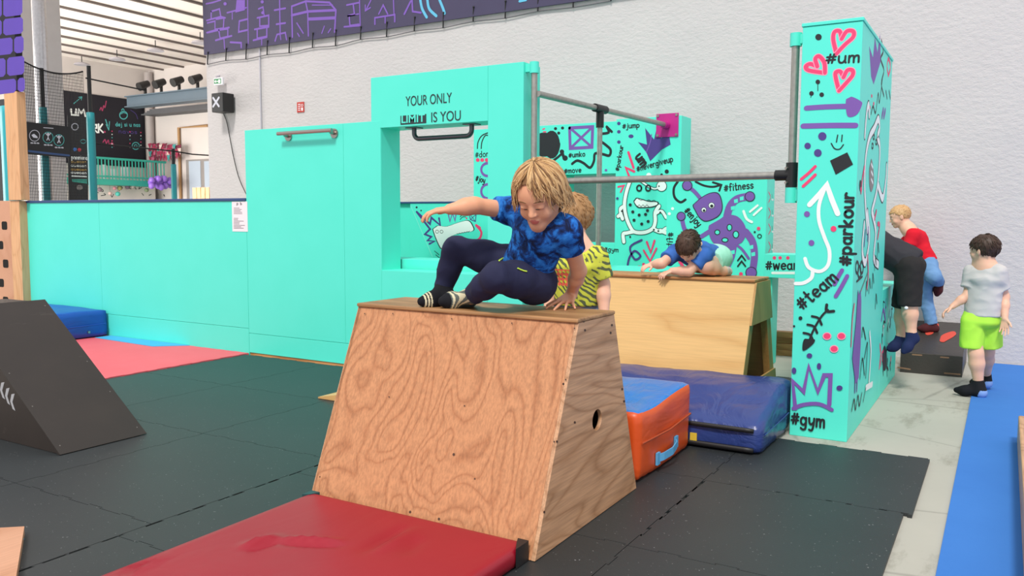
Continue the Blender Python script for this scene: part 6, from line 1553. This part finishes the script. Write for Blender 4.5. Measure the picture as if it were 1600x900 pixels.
# ================================================================ boy in red on the step box
def boy_red():
    J = onY; Y_ = 8.38; ft = V3(*on_step(1455, 519)); R = person('fair-haired boy in a red shirt and jeans stepping up on the black step box', ft)
    Y_ = ft[1]
    hd = J(1405, 339, Y_); H_ = Head(hd, (-.25, -.05, .95), (-.93, -.25, -.35), .205)
    neck = J(1419, 358, Y_); chest = J(1431, 374, Y_); pel = J(1450, 412, Y_)
    ls = J(1427, 367, Y_ - .10); rs = J(1427, 365, Y_ + .11); le = J(1419, 390, Y_ - .13); lw = J(1396, 392, Y_ - .1); re = J(1412, 385, Y_ + .12); rw = J(1392, 392, Y_ + .08)
    lh = J(1451, 414, Y_ - .05); rh = J(1449, 416, Y_ + .06)
    lk = J(1459, 432, Y_ - .12); la = V3(*J(1466, 440, Y_ + .04)); lt = V3(*J(1464, 460, Y_ + .02))
    rk = J(1445, 460, Y_ + .04); ra = ft + V3(.0, .02, .07); rheel = ft + V3(.03, .02, .032); rtoe = ft + V3(-.10, -.03, .03)
    sd = SDF(); H_.skull(sd, neck, .19); sd.cone(neck, chest, .05, .085, .05); sd.trunk(chest, pel, .10, .09, .075, .075, (0, 1, 0), .05)
    for a, e, w, s_ in ((ls, le, lw, 1), (rs, re, rw, -1)):
        sd.cone(neck, a, .042, .042, .05); sd.chain([a, e], [.042, .034], .02); sd.chain([e, e + (w-e)*.4, w], [.034, .034, .024], .02); hand(sd, w, (-1, 0, -.3), (0, 0, -1), s_, .12, k=.004)
    sd.chain([rh, rk, ra], [.07, .05, .032], .03); foot(sd, ra, rheel, rtoe, .026); sd.chain([lh, lk, la], [.07, .05, .032], .03); foot(sd, la, la + V3(.015, .02, 0), lt, .026)
    V, Q = sd.mesh(.006, 2); skin_mesh('body', V, Q, SKINB, R, None, [(LIP, H_.lips)])
    s2 = SDF(); ax = unit(pel - chest); hem = pel - ax * .01; s2.trunk(chest - ax*.02, hem + ax*.03, .112, .108, .086, .088, (0, 1, 0), .05, clip=[(hem, ax)]); s2.cone(neck + (chest-neck)*.35, chest, .05, .08, .05)
    for a, e in ((ls, le), (rs, re)):
        s2.cone(chest, a, .07, .056, .05); c = a + (e-a)*.72; s2.cone(a, c + (c-a)*.2, .056, .062, .03, clip=[(c, c - a)])
    V, Q = s2.mesh(.006, 2); V = folds(V, Q, .004, 13, 3.); skin_mesh('t_shirt', V, Q, REDSHIRT, R, 'red t-shirt')
    s3 = SDF(); s3.trunk(pel - ax*.05, pel + V3(0, 0, -.02), .100, .102, .08, .085, (0, 1, 0), .05); s3.chain([rh, rk, ra + unit(ra-rk)*.0], [.075, .058, .052], .03, clip=[(ra, ra - rk)]); s3.chain([lh, lk, la], [.075, .062, .055], .03, clip=[(la, la - lk)])
    V, Q = s3.mesh(.006, 2); V = folds(V, Q, .005, 14, 8.); skin_mesh('jeans', V, Q, DENIM, R, 'light blue jeans')
    s4 = SDF(); foot(s4, ra + V3(0, 0, .02), rheel, rtoe, .032); V, Q = s4.mesh(.005, 1); skin_mesh('sock', V, Q, MAROON, R, 'dark red patterned sock')
    s4 = SDF(); foot(s4, la, la + V3(.015, .02, 0), lt, .034); V, Q = s4.mesh(.005, 1); skin_mesh('sock', V, Q, MAROON, R, 'dark red patterned sock')
    eyes(H_, R); short_hair(H_, 'hair', HAIR4, R, .006, low=.02, front=.24, thick=.02, seed=4., tl=.05, back=-.22)
boy_red()
# ================================================================ child in black leaning over the graffiti block
def child_black():
    J = onY; Y_ = 7.05; R = person('child in black shirt and shorts hanging over the turquoise block, navy socks off the floor', (-.63, Y_, .3))
    pel = V3(-.615, Y_, J(1428, 412, Y_)[2]); chest = V3(-.90, Y_ + .02, pel[2] + .16); neck = V3(-1.03, Y_ + .03, pel[2] + .20)
    ls = V3(-.97, Y_ - .13, chest[2] + .01); rs = V3(-.97, Y_ + .16, chest[2] + .01); le = V3(-.93, Y_ - .19, chest[2] - .18); lw = V3(-.86, Y_ - .16, .855); re = V3(-.93, Y_ + .22, .95); rw = V3(-.88, Y_ + .2, .855)
    H_ = Head(neck + V3(-.14, 0, .06), (-.5, 0, .87), (-.87, 0, -.5), .21)
    lh = pel + V3(.0, -.065, -.02); rh = pel + V3(-.01, .075, -.02)
    lk = V3(*J(1421, 475, Y_ - .07)); rk = V3(*J(1409, 478, Y_ + .07)); lk[0] = max(lk[0], -.655); rk[0] = max(rk[0], -.665)
    la = V3(*J(1424, 520, Y_ - .06)); ra = V3(*J(1408, 527, Y_ + .07)); ltoe = V3(*J(1412, 549, Y_ - .10)); lheel = V3(*J(1429, 529, Y_ - .05)); rtoe = V3(*J(1390, 545, Y_ + .04)); rheel = V3(*J(1410, 535, Y_ + .07))
    for q in (la, ra, ltoe, lheel, rheel): q[0] = max(q[0], -.715)
    sd = SDF(); H_.skull(sd, neck, .19); sd.cone(neck, chest, .05, .085, .05); sd.trunk(chest, pel, .11, .10, .075, .08, (0, 1, 0), .05)
    for a, e, w, s_ in ((ls, le, lw, 1), (rs, re, rw, -1)):
        sd.cone(chest, a, .05, .045, .05); sd.chain([a, e], [.045, .038], .02); sd.chain([e, w], [.037, .026], .02); hand(sd, w, (-1, 0, -.25), (0, 0, -1), s_, .125, (.05, .05, .05, .05), k=.004)
    for h_, k_, a_, hl, t_ in ((lh, lk, la, lheel, ltoe), (rh, rk, ra, rheel, rtoe)):
        sd.chain([h_, k_, k_ + (a_-k_)*.35, a_], [.075, .054, .055, .034], .03); foot(sd, a_, hl, t_, .027)
    V, Q = sd.mesh(.006, 2); skin_mesh('body', V, Q, SKINB, R)
    s2 = SDF(); ax = unit(pel - chest); s2.trunk(chest - ax*.06, pel, .150, .145, .115, .125, (0, 1, 0), .05, clip=[(pel + ax*.03, ax)])
    for a, e in ((ls, le), (rs, re)):
        s2.cone(chest, a, .09, .07, .05); c = a + (e-a)*.6; s2.cone(a, c + (c-a)*.2, .066, .07, .03, clip=[(c, c - a)])
    V, Q = s2.mesh(.006, 2); V = folds(V, Q, .006, 10, 3.); skin_mesh('t_shirt', V, Q, BLACKSHIRT, R, 'black t-shirt')
    s3 = SDF(); s3.trunk(pel - ax*.06, pel + V3(0, 0, -.05), .135, .135, .115, .12, (0, 1, 0), .05)
    for h_, k_ in ((lh, lk), (rh, rk)): s3.cone(h_, k_ + (k_-h_)*.2, .100, .078, .03, clip=[(k_ + (k_ - h_)*.05, k_ - h_)])
    V, Q = s3.mesh(.006, 2); V = folds(V, Q, .005, 10, 6.); so = skin_mesh('shorts', V, Q, BLACKSHORT, R, 'black knee-length shorts')
    m = MB(); p = J(1416, 481, Y_ - .165); m.ball(p, (.014, .006, .012), PAPER, 10, 6); m.build('badge', so, label='small white round badge')
    for a_, hl, t_, k_ in ((la, lheel, ltoe, lk), (ra, rheel, rtoe, rk)):
        s4 = SDF(); foot(s4, a_ + (k_-a_)*.02, hl, t_, .034); V, Q = s4.mesh(.005, 1); skin_mesh('sock', V, Q, NAVYSOCK, R, 'navy ankle sock')
    short_hair(H_, 'hair', HAIR5, R, .007, low=.02, seed=6., tufts=60)
child_black()
# ================================================================ boy in grey and neon shorts
def boy_grey():
    J = onY; Y_ = 7.17; zf = FZ + .012; R = person('boy in grey shirt and neon yellow-green shorts walking on the blue carpet', (-.14, Y_, zf))
    hd = J(1536, 391, Y_); H_ = Head(hd, (-.03, -.03, 1), (-.86, .46, -.06), .222)
    neck = J(1541, 417, Y_); chest = J(1540, 436, Y_); pel = J(1533, 497, Y_)
    ls = J(1519, 425, Y_ + .04); rs = J(1560, 425, Y_ - .03)
    le = J(1511, 462, Y_ + .0); lw = J(1488, 479, Y_ - .04); re = J(1570, 464, Y_ + .02); rw = J(1570, 498, Y_ - .05)
    lh = J(1520, 503, Y_ - .02); rh = J(1546, 503, Y_ + .05)
    lk = J(1525, 553, Y_ - .04); la = V3(*J(1529, 602, Y_ - .02)); rk = J(1542, 550, Y_ + .17); ra = V3(*J(1540, 590, Y_ + .33))
    lheel = V3(*J(1533, 612, Y_ - .06)); lheel[2] = zf + .032; ltoe = lheel + V3(-.165, .03, -.003)
    rheel = V3(*J(1541, 605, Y_ + .28)); rheel[2] = zf + .05; rtoe = rheel + V3(-.10, .10, -.02)
    sd = SDF(); H_.skull(sd, neck, .2); sd.cone(neck, chest, .055, .09, .06); sd.trunk(chest, pel, .095, .095, .06, .07, rs - ls, .03)
    for a, e, w, s_ in ((ls, le, lw, 1), (rs, re, rw, -1)):
        sd.cone(neck, a, .042, .043, .05); sd.chain([a, e], [.037, .031], .02); sd.chain([e, e + (w-e)*.4, w], [.031, .031, .022], .02)
    hand(sd, lw, unit(J(1480, 484, Y_ - .05) - lw), (.3, -.2, -1), 1, .12, (.5, .5, .5, .5), .1, .3, .004, .0075)
    hand(sd, rw, unit(J(1569, 520, Y_ - .07) - rw), (-.35, -.93, 0), -1, .125, (.15, .15, .18, .22), .08, .35, .003, .0075)
    for h_, k_, a_, hl, t_ in ((lh, lk, la, lheel, ltoe), (rh, rk, ra, rheel, rtoe)):
        sd.chain([h_, k_, k_ + (a_-k_)*.3, a_], [.07, .049, .051, .032], .03); foot(sd, a_, hl, t_, .027)
    V, Q = sd.mesh(.005, 2); skin_mesh('body', V, Q, SKINB, R, None, [(LIP, H_.lips)])
    s2 = SDF(); hem = J(1534, 493, Y_); s2.trunk(chest, hem + V3(0, 0, -.02), .122, .126, .085, .098, rs - ls, .04, clip=[(hem, (0, 0, -1))]); s2.cone(ls, rs, .047, .047, .04); s2.cone(neck - V3(0, 0, .012), chest, .056, .085, .04); s2.trunk(neck + (chest-neck)*.5, chest, .095, .122, .065, .085, rs - ls, .05)
    for a, e in ((ls, le), (rs, re)):
        s2.cone(neck + (chest-neck)*.30, a, .046, .047, .04); c = a + (e-a)*.66; s2.cone(a, c + (c-a)*.2, .048, .058, .025, clip=[(c, c - a)])
    V, Q = s2.mesh(.005, 2); V = folds(V, Q, .005, 9, 3., (1, 1, 1.4)); skin_mesh('t_shirt', V, Q, GREYSHIRT, R, 'light grey t-shirt')
    s3 = SDF(); s3.trunk(hem + V3(0, 0, .03), pel + V3(0, 0, -.02), .118, .126, .09, .10, rs - ls, .04)
    for h_, k_, z in ((lh, lk, J(1518, 543, Y_ - .02)), (rh, rk, J(1548, 541, Y_ + .09))): s3.cone(h_, z + V3(0, 0, -.03), .082, .081, .022, clip=[(z, z - h_)])
    V, Q = s3.mesh(.005, 2); V = folds(V, Q, .005, 11, 6., (1, 1, .7)); skin_mesh('shorts', V, Q, NEON, R, 'neon yellow-green shorts')
    for a_, hl, t_, k_, hh in ((la, lheel, ltoe, lk, 1), (ra, rheel, rtoe, rk, 1)):
        s4 = SDF(); s4.cone(a_ + (k_-a_)*.16, hl, .037, .034, .01, clip=[(a_ + (k_-a_)*.16, k_ - a_)]); foot(s4, a_ + (k_-a_)*.03, hl, t_, .034); V, Q = s4.mesh(.005, 1)
        hp = hl.copy(); skin_mesh('sock', V, Q, BLACKSOCK, R, 'black sock with light blue heel', [(LIGHTBLUE, lambda C, hp=hp: (np.linalg.norm(C - hp - V3(.012, -.01, -.006), axis=1) < .042) & (C[:,2] < hp[2] + .02))])
    eyes(H_, R); short_hair(H_, 'hair', HAIR5, R, .006, low=-.02, front=.14, thick=.035, seed=7., back=-.20, tufts=220, tl=.14)
boy_grey()
